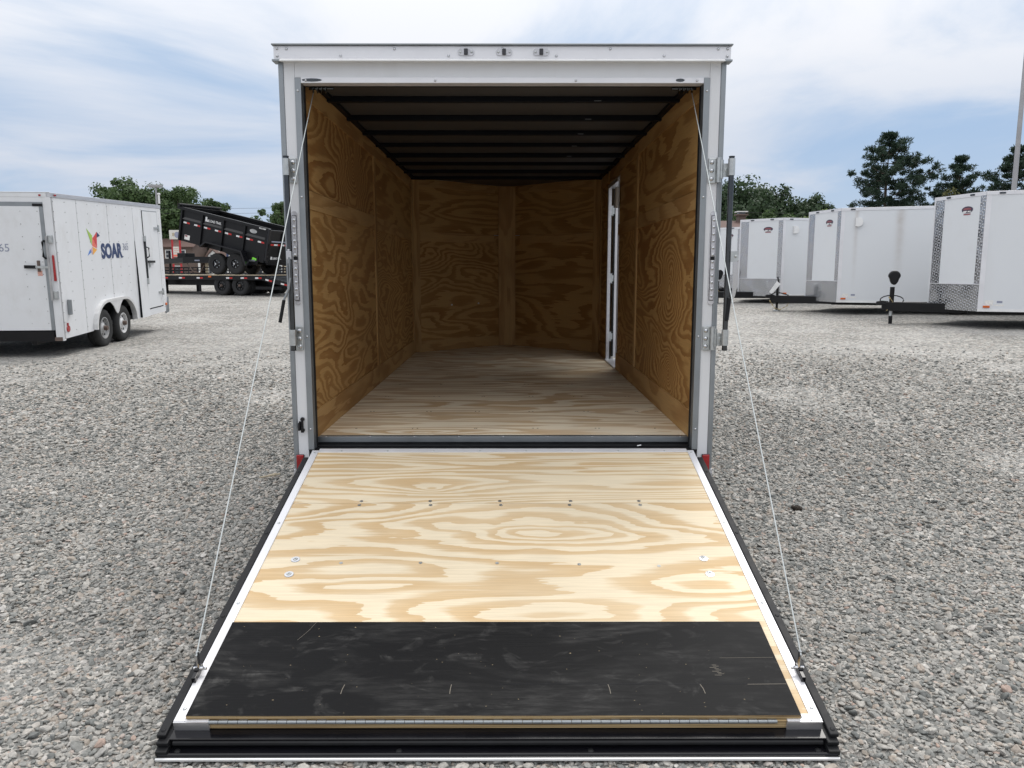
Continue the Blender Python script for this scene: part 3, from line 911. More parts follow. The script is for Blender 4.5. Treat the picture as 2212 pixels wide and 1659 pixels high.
    # side doorway: jambs, threshold and the door standing open outside
    X0, X1 = 0.998, 1.101
    bx('door_jamb', 'aluminium', p, X0, 1.030, 3.775, 3.8205, 0.546, 2.26, bevel=0.003)
    bx('door_jamb', 'aluminium', p, X0 + 0.006, X1, 3.0795, 3.115, 0.546, 2.26, bevel=0.003)
    bx('door_jamb', 'aluminium', p, X0, X1, 3.116, 3.774, 2.225, 2.26)
    bx('threshold', 'bright_trim', p, 0.985, X1 + 0.01, 3.116, 3.774, 0.5455, 0.560, bevel=0.003)
    door = bx('side_door', 'panel_white', p, 1.086, 1.74, 3.872, 3.905, 0.57, 2.24, bevel=0.003)
    bx('door_seal', 'black_rubber', door, 1.062, 1.0805, 3.855, 3.906, 0.575, 2.235)
    bx('door_edge', 'bright_trim', door, 1.081, 1.172, 3.862, 3.8715, 0.572, 2.238)
    for zz in (0.78, 1.36, 2.02):
        m = MB().cyl((1.050, 3.842, zz - 0.05), (1.050, 3.842, zz + 0.05), 0.008, 8)
        m.box(1.0305, 1.050, 3.80, 3.846, zz - 0.045, zz + 0.045).box(1.048, 1.070, 3.842, 3.8545, zz - 0.03, zz + 0.03)
        m.build('door_hinge', 'zinc', p)
    v = bx('vent_cover', 'tape_white', p, 0.965, 1.0, 2.985, 3.065, 1.985, 2.165, bevel=0.012)
    # rear sill: aluminium nosing over the black hinge channel
    m = MB().box(-1.005, 1.005, 0.128, 0.171, 0.5155, 0.5465)
    m.build('sill_nosing', 'dull_aluminium', p, bevel=0.002)
    m = MB().box(-1.012, 1.012, -0.006, 0.1275, 0.44, 0.505).box(-1.010, 1.010, 0.129, 0.17, 0.44, 0.515).box(-0.988, 0.988, 0.055, 0.075, 0.5051, 0.512)
    m.build('hinge_channel', 'black_rubber', p)
    bx('rear_beam', 'black_paint', p, -1.02, 1.02, 0.01, 0.10, 0.352, 0.4395)
    m = MB()
    for k in range(9):
        m.dome((-0.96 + k * 0.24, 0.132, 0.5465), (0, 0, 1), 0.006, 0.004)
    m.cyl((0.715, 0.055, 0.511), (0.735, 0.05, 0.516), 0.006, 8)
    stuff(m.build('sill_rivets', 'chrome', p))
build_interior(trailer)

def build_hardware(p):
    for s in (-1, 1):
        # lock bar hinges, three bolts each
        for zz in (1.928, 1.090):
            xp = s * 1.046
            h = bx('lock_hinge', 'zinc', p, xp - 0.020, xp + 0.020, -0.012, -0.0005, zz - 0.062, zz + 0.062, bevel=0.004)
            m = MB()
            for dz in (-0.040, 0.0, 0.040):
                m.dome((xp - s * 0.004, -0.0122, zz + dz), (0, -1, 0), 0.0115, 0.008, 12)
            m.build('hinge_bolts', 'chrome', h, smooth=True)
            if s < 0:
                m = MB().box(xp - 0.030, xp - 0.0205, -0.055, -0.001, zz - 0.032, zz + 0.048)
                m.build('hinge_arm', 'zinc', h, bevel=0.002)
            else:
                m = MB().cyl((xp + 0.028, -0.022, zz - 0.058), (xp + 0.028, -0.022, zz + 0.062), 0.0125, 12)
                m.cyl((xp + 0.042, -0.024, zz - 0.040), (xp + 0.042, -0.024, zz + 0.050), 0.010, 12)
                m.build('hinge_knuckle', 'zinc', h, smooth=True)
                m = MB().box(xp + 0.045, xp + 0.082, -0.048, -0.038, zz - 0.034, zz + 0.030).lathe([(0.011, 0), (0.012, 0.003), (0.006, 0.004), (0.005, -0.004)], (xp + 0.062, -0.048, zz), (0, -1, 0), 14)
                m.build('hinge_arm', 'zinc', h, smooth=True)
        # lock bar and its handle
        xb = -1.060 if s < 0 else 1.124
        b = MB().cyl((xb, -0.07, 1.038), (xb, -0.07, 1.986), 0.0135, 16).build('lock_bar', 'dark_steel', p, smooth=True)
        for zz in (1.928, 1.090):
            MB().cyl((xb, -0.07, zz - 0.03), (xb, -0.07, zz + 0.05), 0.0175, 14).build('bar_collar', 'zinc', b, smooth=True)
        for zz in (1.986, 1.034):
            MB().cyl((xb, -0.07, zz), (xb, -0.07, zz + 0.004), 0.0145, 14).build('bar_end', 'black_rubber', b)
        if s < 0:
            m = MB().box(xb - 0.012, xb + 0.012, -0.09, -0.07, 1.49, 1.53).cyl((xb, -0.088, 1.47), (xb, -0.088, 1.54), 0.006)
            m.build('handle_pivot', 'chrome', b, bevel=0.002)
            MB().tube([(xb + 0.002, -0.092, 1.50), (xb + 0.004, -0.094, 1.40), (xb - 0.004, -0.096, 1.345), (-1.090, -0.098, 1.290)], 0.0055, 8).build('handle_rod', 'dull_aluminium', b, smooth=True)
            MB().cyl((-1.090, -0.098, 1.290), (-1.114, -0.10, 1.178), 0.0085, 10).build('handle_grip', 'black_rubber', b, smooth=True)
        else:
            m = MB().prism([(1.477, xb + 0.008), (1.477, xb + 0.035), (1.487, xb + 0.047), (1.530, xb + 0.047), (1.530, xb + 0.008)], -0.09, -0.082, axis='y')
            m.dome((xb + 0.033, -0.0902, 1.505), (0, -1, 0), 0.008, 0.006)
            m.build('handle_pivot', 'zinc', b)
            m = MB().prism([(1.19, xb + 0.005), (1.32, xb + 0.022), (1.478, xb + 0.020), (1.478, xb + 0.044), (1.36, xb + 0.046), (1.31, xb + 0.036), (1.27, xb + 0.018), (1.19, xb + 0.012)][::-1], -0.094, -0.086, axis='y')
            m.build('handle_bar', 'chrome', b)
            m = MB().bar((xb + 0.010, -0.09, 1.30), (xb - 0.002, -0.092, 1.185), 0.018, 0.014, up=(0, 1, 0))
            m.build('handle_grip', 'black_rubber', b, bevel=0.003)
        # led light bar
        x = s * 1.062 if s > 0 else -1.048
        z0, z1 = 1.262, 1.732
        hw = 0.0165
        pts = [(zc + hw * math.sin(a), x + hw * math.cos(a)) for a, zc in [(i * math.pi / 8, z1 - hw if math.sin(i * math.pi / 8 + 0.001) >= 0 else z0 + hw) for i in range(16)]]
        l = MB().prism(pts, -0.006, -0.0005, axis='y').build('led_light_bar', 'clear_lens', p, bevel=0.001)
        bx('lens_frame', 'lens_dark', l, x - 0.0115, x + 0.0115, -0.010, -0.0061, z0 + 0.022, z1 - 0.022)
        bx('lens_cover', 'clear_lens', l, x - 0.0095, x + 0.0095, -0.015, -0.0101, z0 + 0.025, z1 - 0.025, bevel=0.002)
        m = MB()
        for k in range(12):
            m.dome((x, -0.0151, z0 + 0.045 + k * 0.0345), (0, -1, 0), 0.008, 0.005)
        stuff(m.build('led_dots', 'chrome', l, smooth=True))
        bx('lens_label', 'black_rubber', l, x - 0.0100, x + 0.0100, -0.0155, -0.0150, 1.488, 1.506)
        # red reflector at the foot of the post
        x = s * 1.066
        r = bx('reflector', 'red_lens', p, x - 0.019, x + 0.019, -0.014, -0.0005, 0.388, 0.478, bevel=0.004)
        bx('reflector_rim', 'lens_dark', r, x - 0.021, x + 0.021, -0.006, -0.0006, 0.386, 0.480, bevel=0.002)
        # ramp spring inside the head of the opening
        sp = MB()
        pts = []
        for k in range(46):
            a = k * 2 * math.pi / 10
            pts.append((s * (0.885 + 0.0021 * k), 0.135 + 0.021 * math.cos(a), 2.352 + 0.021 * math.sin(a)))
        sp.tube(pts, 0.0042, 5).cyl((s * 0.86, 0.135, 2.352), (s * 0.985, 0.135, 2.352), 0.008, 8)
        sp.build('ramp_spring', 'dark_steel', p, smooth=True)
    # hold-back hook on the left post
    h = MB().cyl((-1.046, -0.001, 0.668), (-1.046, -0.016, 0.668), 0.011, 10).cyl((-1.046, -0.001, 0.610), (-1.046, -0.016, 0.610), 0.011, 10)
    h.box(-1.062, -1.038, -0.024, -0.0155, 0.612, 0.660).box(-1.062, -1.052, -0.042, -0.024, 0.612, 0.655).box(-1.052, -1.036, -0.030, -0.024, 0.600, 0.632)
    h.build('holdback_hook', 'black_gloss', p, bevel=0.003)
build_hardware(trailer)

# ------------------------------------------------------------------ ramp door
RANG = math.atan2(0.505 - 0.07, 1.757)
def build_ramp(p):
    sv = Vector((0, math.cos(RANG), math.sin(RANG)))       # up the slope
    T = frame((0, -0.030, 0.505), (1, 0, 0), sv)           # local: x right, y up the slope, z out of the ramp
    m = MB()
    for s in (-1, 1):
        a, b = sorted((s * 0.960, s * 0.9935))
        m.box(a, b, -1.815, -0.0005, -0.036, 0.003)
        a, b = sorted((s * 0.886, s * 0.9595))
        m.box(a, b, -1.815, -1.787, -0.030, 0.003)
    m.box(-0.9595, 0.9595, -0.020, 0.020, -0.016, 0.003)
    ramp_o = m.build('ramp_door', 'bright_trim', p, T=T, bevel=0.0015)
    ramp_o['label'] = 'lowered plywood ramp door in an aluminium frame with a black flap at its foot'
    MB().box(-0.955, 0.955, -1.795, -0.022, -0.034, -0.008).build('ramp_core', 'black_paint', ramp_o)
    MB().box(-0.9595, 0.9595, -0.527, -0.0205, -0.0075, 0.0).build('plywood_sheet', 'ply_ramp_top', ramp_o, seed=0.31)
    MB().box(-0.9595, 0.9595, -1.786, -0.529, -0.0075, 0.0).build('plywood_sheet', 'ply_ramp_main', ramp_o, seed=0.47)
    MB().box(-0.885, 0.885, -1.812, -1.7865, -0.028, -0.001).build('plywood_edge', 'ply_edge', ramp_o)
    # hinged black flap, its raw ply edge towards the ground
    f = MB()
    f.box(-0.956, 0.929, -1.808, -1.372, 0.0035, 0.0170)
    mi = [1, 0, 1, 1, 1, 1]
    f.m = mi
    fl = f.build('ramp_flap', ['black_ply', 'ply_edge'], ramp_o, bevel=0.0012)
    fl['label'] = 'black painted plywood flap with grey scuffs and chalk scratches'
    m = MB()
    for k in range(58):
        x0 = -0.885 + k * 0.0300
        r = 0.0062
        m.cyl((x0, -1.8145, -0.001), (x0 + 0.0285, -1.8145, -0.001), r, 10)
        if k % 2:
            m.box(x0 + 0.001, x0 + 0.0275, -1.814, -1.806, 0.001, 0.0034)
    stuff(m.build('piano_hinge', 'dull_aluminium', ramp_o, smooth=True))
    # pale scratches and the scrape on the flap
    m = MB()
    def scr(pts, w):
        for (xa, sa), (xb, sb) in zip(pts[:-1], pts[1:]):
            m.bar((xa, -sa - 0.018, 0.0172), (xb, -sb - 0.018, 0.0172), w, 0.0004)
    for x, d in ((-0.50, 0.005), (-0.155, 0.003), (0.355, -0.004), (0.655, -0.008)):
        scr([(x + d, 1.660), (x + d * 0.2, 1.68), (x, 1.700)], 0.0020)
    for k in range(9):
        xs = 0.712 + 0.006 * math.sin(k * 2.1) + 0.0015 * k
        scr([(xs - 0.006 - 0.004 * (k % 3), 1.573 + k * 0.0058), (xs + 0.008, 1.5735 + k * 0.0058)], 0.0013)
    scr([(0.80, 1.6605), (0.926, 1.659)], 0.0014)
    scr([(0.74, 1.540), (0.92, 1.538)], 0.0008)
    scr([(-0.655, 1.356), (-0.672, 1.40), (-0.70, 1.45)], 0.0008)
    stuff(m.build('scratches', 'scratch', fl))
    m = MB().box(0.0, 0.928, -1.6772, -1.6752, 0.0171, 0.0173)
    stuff(m.build('split_line', 'bow_black', fl))
    # end of the door: corner caps, black ledge, step and flange, bright edge
    for s in (-1, 1):
        a, b = sorted((s * 0.8855, s * 0.9930))
        bx('corner_cap', 'aluminium', ramp_o, a, b, -1.8185, -1.8155, -0.030, 0.001)
    m = MB().box(-0.998, 0.998, -1.852, -1.8125, -0.0375, -0.0305)
    m.build('ramp_ledge', 'black_gloss', ramp_o, bevel=0.002)
    m = MB().box(-0.996, 0.996, -1.8495, -1.79, -0.060, -0.038).tube([(-0.985, -1.853, -0.044), (0.985, -1.853, -0.044)], 0.0075, 8)
    m.build('bottom_seal', 'black_rubber', ramp_o)
    m = MB().box(-1.024, 1.024, -1.892, -1.8005, -0.068, -0.0605).tube([(-1.022, -1.882, -0.0605), (1.022, -1.882, -0.0605)], 0.006, 8)
    m.build('bottom_flange', 'black_gloss', ramp_o, bevel=0.002)
    bx('edge_strip', 'tape_white', ramp_o, -1.026, 1.026, -1.8985, -1.8925, -0.0695, -0.0615, bevel=0.001)
    for s in (-1, 1):
        a, b = sorted((s * 0.9945, s * 1.030))
        m = MB().box(a, b, -1.868, -0.035, -0.044, -0.030)
        a, b = sorted((s * 1.006, s * 1.034))
        m.box(a, b, -1.850, -0.040, -0.0295, -0.016)
        m.build('side_seal', 'black_rubber', ramp_o, bevel=0.003)
        a, b = sorted((s * 0.994, s * 1.028))
        bx('ramp_skin_edge', 'black_rubber', ramp_o, a, b, -1.886, -0.04, -0.062, -0.046)
        # cable anchor
        x = s * 0.987
        e = MB().box(x + (-0.010 if s < 0 else -0.004), x + (0.004 if s < 0 else 0.010), -1.655, -1.585, 0.003, 0.022)
        e.cyl((x - s * 0.004, -1.615, 0.020), (x + s * 0.012, -1.615, 0.020), 0.010, 10)
        an = e.build('cable_anchor', 'black_gloss', ramp_o, bevel=0.002)
        m = MB().cyl((x - 0.016, -1.612, 0.024), (x + 0.016, -1.612, 0.024), 0.006, 8).cyl((x - s * 0.017, -1.612, 0.024), (x - s * 0.026, -1.612, 0.024), 0.0045, 8)
        m.build('anchor_bolt', 'chrome', an)
    # fixings
    m = MB()
    for k in range(5):
        xx = -0.654 + k * 0.322
        for yy in (-0.510, -0.545):
            xr = xx + random.uniform(-.006, .006)
            m.cyl((xr, yy, -0.001), (xr, yy, 0.0012), 0.0085, 10)
    for k, yy in enumerate((-0.992, -0.992, -0.994, -1.003, -1.014)):
        xx = (-0.646, -0.325, -0.016, 0.315, 0.634)[k]
        m.cyl((xx, yy, -0.001), (xx, yy, 0.0014), 0.0075, 10)
    stuff(m.build('ramp_screws', 'zinc', ramp_o))
    for x, yy in ((-0.836, -0.968), (-0.836, -1.068), (0.825, -0.964), (0.826, -1.068)):
        w = MB().lathe([(0.019, 0.0), (0.018, 0.002), (0.0095, 0.0022), (0.009, 0.0)], (x, yy, 0.0005), (0, 0, 1), 18).build('washer', 'chrome', ramp_o, smooth=True)
        MB().lathe([(0.0092, 0.0), (0.008, 0.004), (0.004, 0.0045), (0.0035, 0.002), (0.0001, 0.002)], (x, yy, 0.0006), (0, 0, 1), 12).build('bolt_head', 'zinc', w, smooth=True)
    m = MB()
    for s in (-1, 1):
        for yy in (-0.03, -0.70, -1.25, -1.765):
            m.dome((s * 0.977, yy, 0.003), (0, 0, 1), 0.0062, 0.004)
        m.dome((s * 0.93, -1.801, 0.003), (0, 0, 1), 0.0062, 0.004)
    for k in range(8):
        m.dome((-0.84 + k * 0.24, -0.010, 0.003), (0, 0, 1), 0.005, 0.004)
    stuff(m.build('frame_rivets', 'zinc', ramp_o, smooth=True))
    m = MB()
    for x in (-0.97, -0.3, 0.28, 0.97):
        m.dome((x, -1.868, -0.0604), (0, 0, 1), 0.010, 0.003)
    for s in (-1, 1):
        for yy in (-0.2, -0.75, -1.3, -1.83):
            m.dome((s * 1.020, yy, -0.016), (0, 0, 1), 0.008, 0.003)
    stuff(m.build('flange_rivets', 'black_rubber', ramp_o, smooth=True))
    # lifting cables from the springs to the ramp
    for s in (-1, 1):
        top = Vector((s * 0.962, 0.135, 2.338))
        bot = T @ Vector((s * 0.987, -1.612, 0.075))
        foot = T @ Vector((s * 0.987, -1.612, 0.024))
        c = MB().cyl(top, bot, 0.0024, 8, 0.0026).build('ramp_cable', 'wire_white', p, smooth=True)
        MB().cyl(foot, bot.lerp(top, 0.005), 0.0055, 8).build('cable_end', 'chrome', c, smooth=True)
build_ramp(trailer)

# ================================================================== old white trailer with lettering, on the left
def build_left_trailer():
    th, pt = -0.088, 0.042
    h = Vector((math.sin(th) * math.cos(pt), math.cos(th) * math.cos(pt), math.sin(pt)))
    r = Vector((math.cos(th), -math.sin(th), 0))
    n = r.cross(h)
    W, ZO, L, H = 1.28, 0.33, 4.85, 2.25
    B = Vector((-6.907, 8.288, 0.373))
    T = Matrix((( *r, ), ( *h, ), ( *n, ))).transposed().to_4x4()
    T.translation = B - r * W - n * ZO
    p = thing('enclosed_trailer', 'weathered white enclosed trailer with dark blue SOAR lettering and a coloured bird on its side', 'trailer', T=T)
    # body: side skins in sheets, rear frame, front, floor
    seams = [0.0, 0.85, 2.06, 3.26, 3.70]
    for i in range(4):
        y0, y1 = seams[i] + 0.002, seams[i + 1] - 0.002
        m = MB()
        if i == 0:
            m.box(W - 0.02, W, y0, y1, ZO, ZO + 2.17)
        elif i in (1, 2):
            # cut for the wheel arch
            a0, a1 = (1.14, y1) if i == 1 else (y0, 2.86)
            if i == 1:
                cut = [(1.62 + 0.53 * math.cos(a), ZO + 0.02 + 0.45 * math.sin(a)) for a in [math.pi * (1 - k / 16.0) for k in range(9)]]
                m.prism([(y0, ZO), (1.09, ZO)] + cut + [(1.62, ZO + 0.47), (y1, ZO + 0.47), (y1, ZO + 2.17), (y0, ZO + 2.17)], W - 0.02, W, axis='x')
            else:
                cut = [(2.37 + 0.53 * math.cos(a), ZO + 0.02 + 0.45 * math.sin(a)) for a in [math.pi / 2 * (1 - k / 8.0) for k in range(9)]]
                m.prism([(y0, ZO + 0.47), (2.37, ZO + 0.47)] + cut + [(2.90, ZO), (y1, ZO), (y1, ZO + 2.17), (y0, ZO + 2.17)], W - 0.02, W, axis='x')
        else:
            # the sheet by the door has sprung loose at the bottom
            m.add([(W - 0.02, y0, ZO), (W + 0.035, y0 + 0.01, ZO), (W + 0.035, y1, ZO), (W - 0.02, y1, ZO), (W - 0.02, y0, ZO + 2.17), (W, y0, ZO + 2.17), (W, y1, ZO + 2.17), (W - 0.02, y1, ZO + 2.17),
                   (W + 0.012, y0 + 0.004, ZO + 0.75), (W + 0.004, y0, ZO + 1.3)],
                  [(0, 3, 2, 1), (4, 5, 6, 7), (1, 2, 6, 5), (0, 1, 5, 4), (2, 3, 7, 6), (3, 0, 4, 7)])
        m.build('side_sheet', 'old_white', p)
    MB().prism([(ZO + 0.01, W + 0.001), (ZO + 0.01, W + 0.040), (ZO + 0.55, W + 0.034), (ZO + 0.95, W + 0.024), (ZO + 1.5, W + 0.002)][::-1], 3.250, 3.2615, axis='y').build('seam_gap', 'bow_black', p)
    m = MB().box(W - 0.02, W, 3.702, 3.735, ZO, ZO + 2.17).box(W - 0.02, W, 4.585, L, ZO, ZO + 2.17).box(W - 0.02, W, 3.735, 4.585, ZO, ZO + 0.12).box(W - 0.02, W, 3.735, 4.585, ZO + 2.10, ZO + 2.17)
    m.build('side_sheet', 'old_white', p)
    bx('side_wall', 'old_white', p, -W, -W + 0.02, 0.0, L, ZO, ZO + 2.17)
    bx('front_wall', 'old_white', p, -W + 0.021, W - 0.021, L - 0.02, L, ZO, ZO + 2.17)
    bx('roof', 'old_white', p, -W + 0.03, W - 0.03, 0.03, L - 0.01, ZO + 2.20, ZO + 2.235)
    bx('floor', 'black_paint', p, -W + 0.03, W - 0.03, 0.03, L - 0.03, ZO + 0.02, ZO + 0.10)
    m = MB().box(W - 0.05, W + 0.010, -0.005, L + 0.005, ZO + 2.172, ZO + 2.24).box(-W - 0.010, -W + 0.05, -0.005, L + 0.005, ZO + 2.172, ZO + 2.24).box(-W + 0.051, W - 0.051, L - 0.05, L + 0.006, ZO + 2.172, ZO + 2.24)
    m.build('roof_rail', 'aluminium', p, bevel=0.004)
    m = MB().box(-W + 0.051, W - 0.051, -0.012, 0.04, ZO + 2.172, ZO + 2.24).box(-W, W, -0.018, 0.03, ZO + 2.24, ZO + 2.25)
    m.build('rear_cap', 'old_white', p, bevel=0.004)
    for x in (W - 0.165, W - 0.10):
        pass
    bx('marker_light', 'red_lens', p, W - 0.16, W - 0.125, -0.024, -0.0125, ZO + 2.186, ZO + 2.214, bevel=0.006)
    bx('marker_light', 'red_lens', p, W + 0.0105, W + 0.024, 0.10, 0.16, ZO + 2.19, ZO + 2.218, bevel=0.006)
    # rear frame and the ramp door, shut
    for s in (-1, 1):
        a, b = sorted((s * (W - 0.115), s * W))
        bx('rear_post', 'old_white', p, a, b, -0.012, 0.06, ZO - 0.03, ZO + 2.171, bevel=0.004)
    bx('rear_header', 'old_white', p, -W + 0.116, W - 0.116, -0.008, 0.05, ZO + 2.10, ZO + 2.1715)
    bx('header_trim', 'dull_aluminium', p, -W + 0.116, W - 0.116, -0.016, 0.0, ZO + 2.035, ZO + 2.099)
    bx('rear_door', 'old_white', p, -W + 0.17, W - 0.17, -0.020, 0.03, ZO + 0.14, ZO + 2.034, bevel=0.003)
    for s in (-1, 1):
        a, b = sorted((s * (W - 0.169), s * (W - 0.1155)))
        bx('door_edge_trim', 'dull_aluminium', p, a, b, -0.018, 0.02, ZO + 0.14, ZO + 2.034)
    bx('rear_bumper', 'black_paint', p, -W + 0.02, W - 0.14, -0.014, 0.05, ZO - 0.035, ZO + 0.125)
    bx('bumper_rust', 'siding_brown', p, W - 0.135, W - 0.02, -0.016, -0.0125, ZO - 0.028, ZO + 0.03)
    m = MB()
    for zz in [0.25 + 0.19 * k for k in range(10)]:
        for x in (-0.55, -0.1, 0.35, 0.83, 1.08):
            m.cyl((x + random.uniform(-.01, .01), -0.0205, ZO + zz), (x, -0.023, ZO + zz), 0.009, 6)
    stuff(m.build('door_rivets', 'grey_rim', p))
    tl = MB().prism([(ZO + 0.905, W - 0.052), (ZO + 0.905, W - 0.016), (ZO + 1.29, W - 0.020), (ZO + 1.31, W - 0.034), (ZO + 1.29, W - 0.050)], -0.035, -0.0125, axis='y').build('tail_light', 'red_lens', p, bevel=0.006)
    for zz in (1.545, 0.69):
        hb = bx('lock_hinge', 'zinc', p, W - 0.085, W - 0.015, -0.045, -0.0125, ZO + zz - 0.06, ZO + zz + 0.06, bevel=0.006)
    lb = MB().cyl((W - 0.092, -0.058, ZO + 0.61), (W - 0.092, -0.058, ZO + 1.59), 0.018, 10).build('lock_bar', 'grey_rim', p, smooth=True)
    MB().bar((W - 0.10, -0.065, ZO + 1.118), (W - 0.29, -0.055, ZO + 1.122), 0.035, 0.012, up=(0, 1, 0)).build('lock_handle', 'zinc', lb)
    MB().bar((W - 0.29, -0.056, ZO + 1.122), (W - 0.46, -0.05, ZO + 1.125), 0.05, 0.014, up=(0, 1, 0)).build('handle_grip', 'black_rubber', lb, bevel=0.004)
    m = MB().box(W - 0.275, W - 0.235, -0.04, -0.0205, ZO + 1.05, ZO + 1.22)
    m.build('lock_hasp', 'siding_brown', p, bevel=0.004)
    m = MB().tube([(W - 0.145, -0.021, ZO + 1.52), (W - 0.155, -0.06, ZO + 1.50), (W - 0.155, -0.065, ZO + 1.28), (W - 0.14, -0.021, ZO + 1.25)], 0.016, 8)
    m.build('grab_handle', 'black_rubber', p, smooth=True)
    m = MB().box(W - 0.26, W - 0.115, -0.030, -0.0205, ZO + 2.035, ZO + 2.075)
    m.build('door_bumper', 'black_rubber', p, bevel=0.004)
    bx('warning_sticker', 'warning_sticker', p, W - 0.285, W - 0.215, -0.0215, -0.0203, ZO + 0.985, ZO + 1.065)
    text_mesh('rear_lettering', '365', 0.17, 'grey_print', p, frame((W - 0.905, -0.0215, ZO + 1.355), (1, 0, 0), (0, 0, 1)), depth=0.0008)
    # side door
    d = bx('side_door', 'old_white', p, W - 0.012, W + 0.012, 3.752, 4.568, ZO + 0.145, ZO + 2.085, bevel=0.003)
    m = MB().box(W - 0.01, W + 0.010, 3.736, 3.7515, ZO + 0.122, ZO + 2.10)
    m.build('door_seal', 'black_rubber', d)
    m = MB().box(W - 0.01, W + 0.010, 4.5685, 4.584, ZO + 0.122, ZO + 2.10).box(W - 0.01, W + 0.011, 3.7516, 4.5684, ZO + 2.0855, ZO + 2.10)
    m.build('door_frame', 'dull_aluminium', d)
    for zz in (1.755, 0.43):
        m = MB().box(W + 0.0125, W + 0.032, 4.34, 4.60, ZO + zz - 0.025, ZO + zz + 0.025).cyl((W + 0.022, 4.60, ZO + zz - 0.07), (W + 0.022, 4.60, ZO + zz + 0.07), 0.02, 8)
        m.build('door_hinge', 'zinc', d, bevel=0.003)
    lb = MB().cyl((W + 0.03, 3.745, ZO + 0.64), (W + 0.03, 3.745, ZO + 1.60), 0.016, 8).build('lock_bar', 'dark_steel', d, smooth=True)
    for zz in (1.545, 0.70):
        bx('bar_guide', 'zinc', lb, W + 0.0125, W + 0.05, 3.69, 3.755, ZO + zz - 0.055, ZO + zz + 0.055, bevel=0.005)
    MB().bar((W + 0.04, 3.80, ZO + 1.085), (W + 0.034, 4.20, ZO + 1.075), 0.02, 0.045).build('lock_handle', 'black_rubber', lb, bevel=0.004)
    MB().tube([(W + 0.013, 3.81, ZO + 1.38), (W + 0.06, 3.83, ZO + 1.36), (W + 0.06, 3.83, ZO + 1.19), (W + 0.013, 3.81, ZO + 1.16)], 0.014, 8).build('grab_handle', 'dark_steel', d, smooth=True)
    MB().box(W + 0.013, W + 0.04, 3.90, 3.95, ZO + 0.97, ZO + 1.06).build('padlock', 'zinc', d, bevel=0.006)
    # rivets along seams and studs
    m = MB()
    ys = [0.05, 0.43, 0.85, 1.25, 1.66, 2.06, 2.46, 2.86, 3.26, 3.68, 4.70]
    for yy in ys:
        zz = 0.10
        while zz < 2.14:
            if not (1.1 < yy < 2.9 and zz < 0.55):
                m.cyl((W + 0.001, yy + 0.012, ZO + zz), (W + 0.005, yy + 0.012, ZO + zz), 0.008, 6)
            zz += 0.155
    stuff(m.build('side_rivets', 'grey_rim', p))
    m = MB()
    for yy in (0.85, 2.06):
        m.box(W - 0.001, W + 0.0012, yy - 0.005, yy + 0.005, ZO + (0.02 if yy < 1 else 0.47), ZO + 2.17)
    m.build('seam_strips', 'grimy_seam' if 'grimy_seam' in M else 'grey_rim', p)
    # bird emblem: folded-paper triangles
    def tri(name, mat, pts):
        c = [(y, ZO + zz) for y, zz in pts]
        MB().prism(c, W + 0.0015, W + 0.004, axis='x').build(name, mat, bird)
    bird = MB().prism([(1.500, ZO + 1.37), (1.316, ZO + 1.278), (1.236, ZO + 1.36), (1.330, ZO + 1.432)], W + 0.0012, W + 0.0014, axis='x').build('bird_emblem', 'tape_white', p)
    tri('bird_facet', 'logo_green', [(1.151, 1.717), (1.305, 1.445), (1.352, 1.60)])
    tri('bird_facet', 'logo_coral', [(1.362, 1.575), (1.325, 1.425), (1.500, 1.385)])
    tri('bird_facet', 'logo_red', [(1.375, 1.56), (1.548, 1.663), (1.512, 1.400)])
    tri('bird_facet', 'navy', [(1.556, 1.660), (1.545, 1.570), (1.670, 1.598)])
    tri('bird_facet', 'logo_orange', [(1.335, 1.412), (1.505, 1.362), (1.322, 1.278)])
    tri('bird_facet', 'logo_mauve', [(1.318, 1.412), (1.240, 1.362), (1.306, 1.285)])
    tri('bird_facet', 'logo_blue', [(1.119, 1.268), (1.232, 1.372), (1.252, 1.318)])
    text_mesh('side_lettering', 'SOAR', 0.345, 'navy', p, frame((W + 0.003, 1.672, ZO + 1.215), (0, 1, 0), (0, 0, 1)), bold=0.016, depth=0.0012, sx=1.03)
    text_mesh('side_lettering', '365', 0.185, 'grey_print', p, frame((W + 0.003, 2.640, ZO + 1.335), (0, 1, 0), (0, 0, 1)), depth=0.001)
    text_mesh('side_lettering', 'TM', 0.035, 'grey_print', p, frame((W + 0.003, 2.60, ZO + 1.205), (0, 1, 0), (0, 0, 1)), depth=0.001)
    # double fender with a scalloped valance
    def arch(o):
        pts = []
        for k in range(9):
            a = math.pi * (1 - k / 16.0)
            pts.append((1.62 + (0.52 + o) * math.cos(a), ZO + 0.02 + (0.44 + o) * math.sin(a)))
        for k in range(9):
            a = math.pi / 2 * (1 - k / 8.0)
            pts.append((2.37 + (0.53 + o) * math.cos(a), ZO + 0.02 + (0.44 + o) * math.sin(a)))
        return pts
    outer, inner = arch(0.035), arch(-0.012)
    m = MB()
    for i in range(len(outer) - 1):
        q = [outer[i], outer[i + 1], inner[i + 1], inner[i]]
        m.prism([(a, b) for a, b in q], W + 0.0005, W + 0.075, axis='x')
    m.prism([(1.58, ZO + 0.455), (1.70, ZO + 0.44), (1.83, ZO + 0.36), (1.92, ZO + 0.25), (1.98, ZO + 0.215), (2.05, ZO + 0.25), (2.14, ZO + 0.36), (2.25, ZO + 0.44), (2.40, ZO + 0.455)], W + 0.060, W + 0.072, axis='x')
    m.build('fender', 'white_rim', p, smooth=True)
    m = MB()
    m.prism(inner + [(inner[-1][0], ZO - 0.02), (inner[0][0], ZO - 0.02)], W - 0.30, W - 0.28, axis='x')
    m.build('wheel_well', 'black_paint', p)
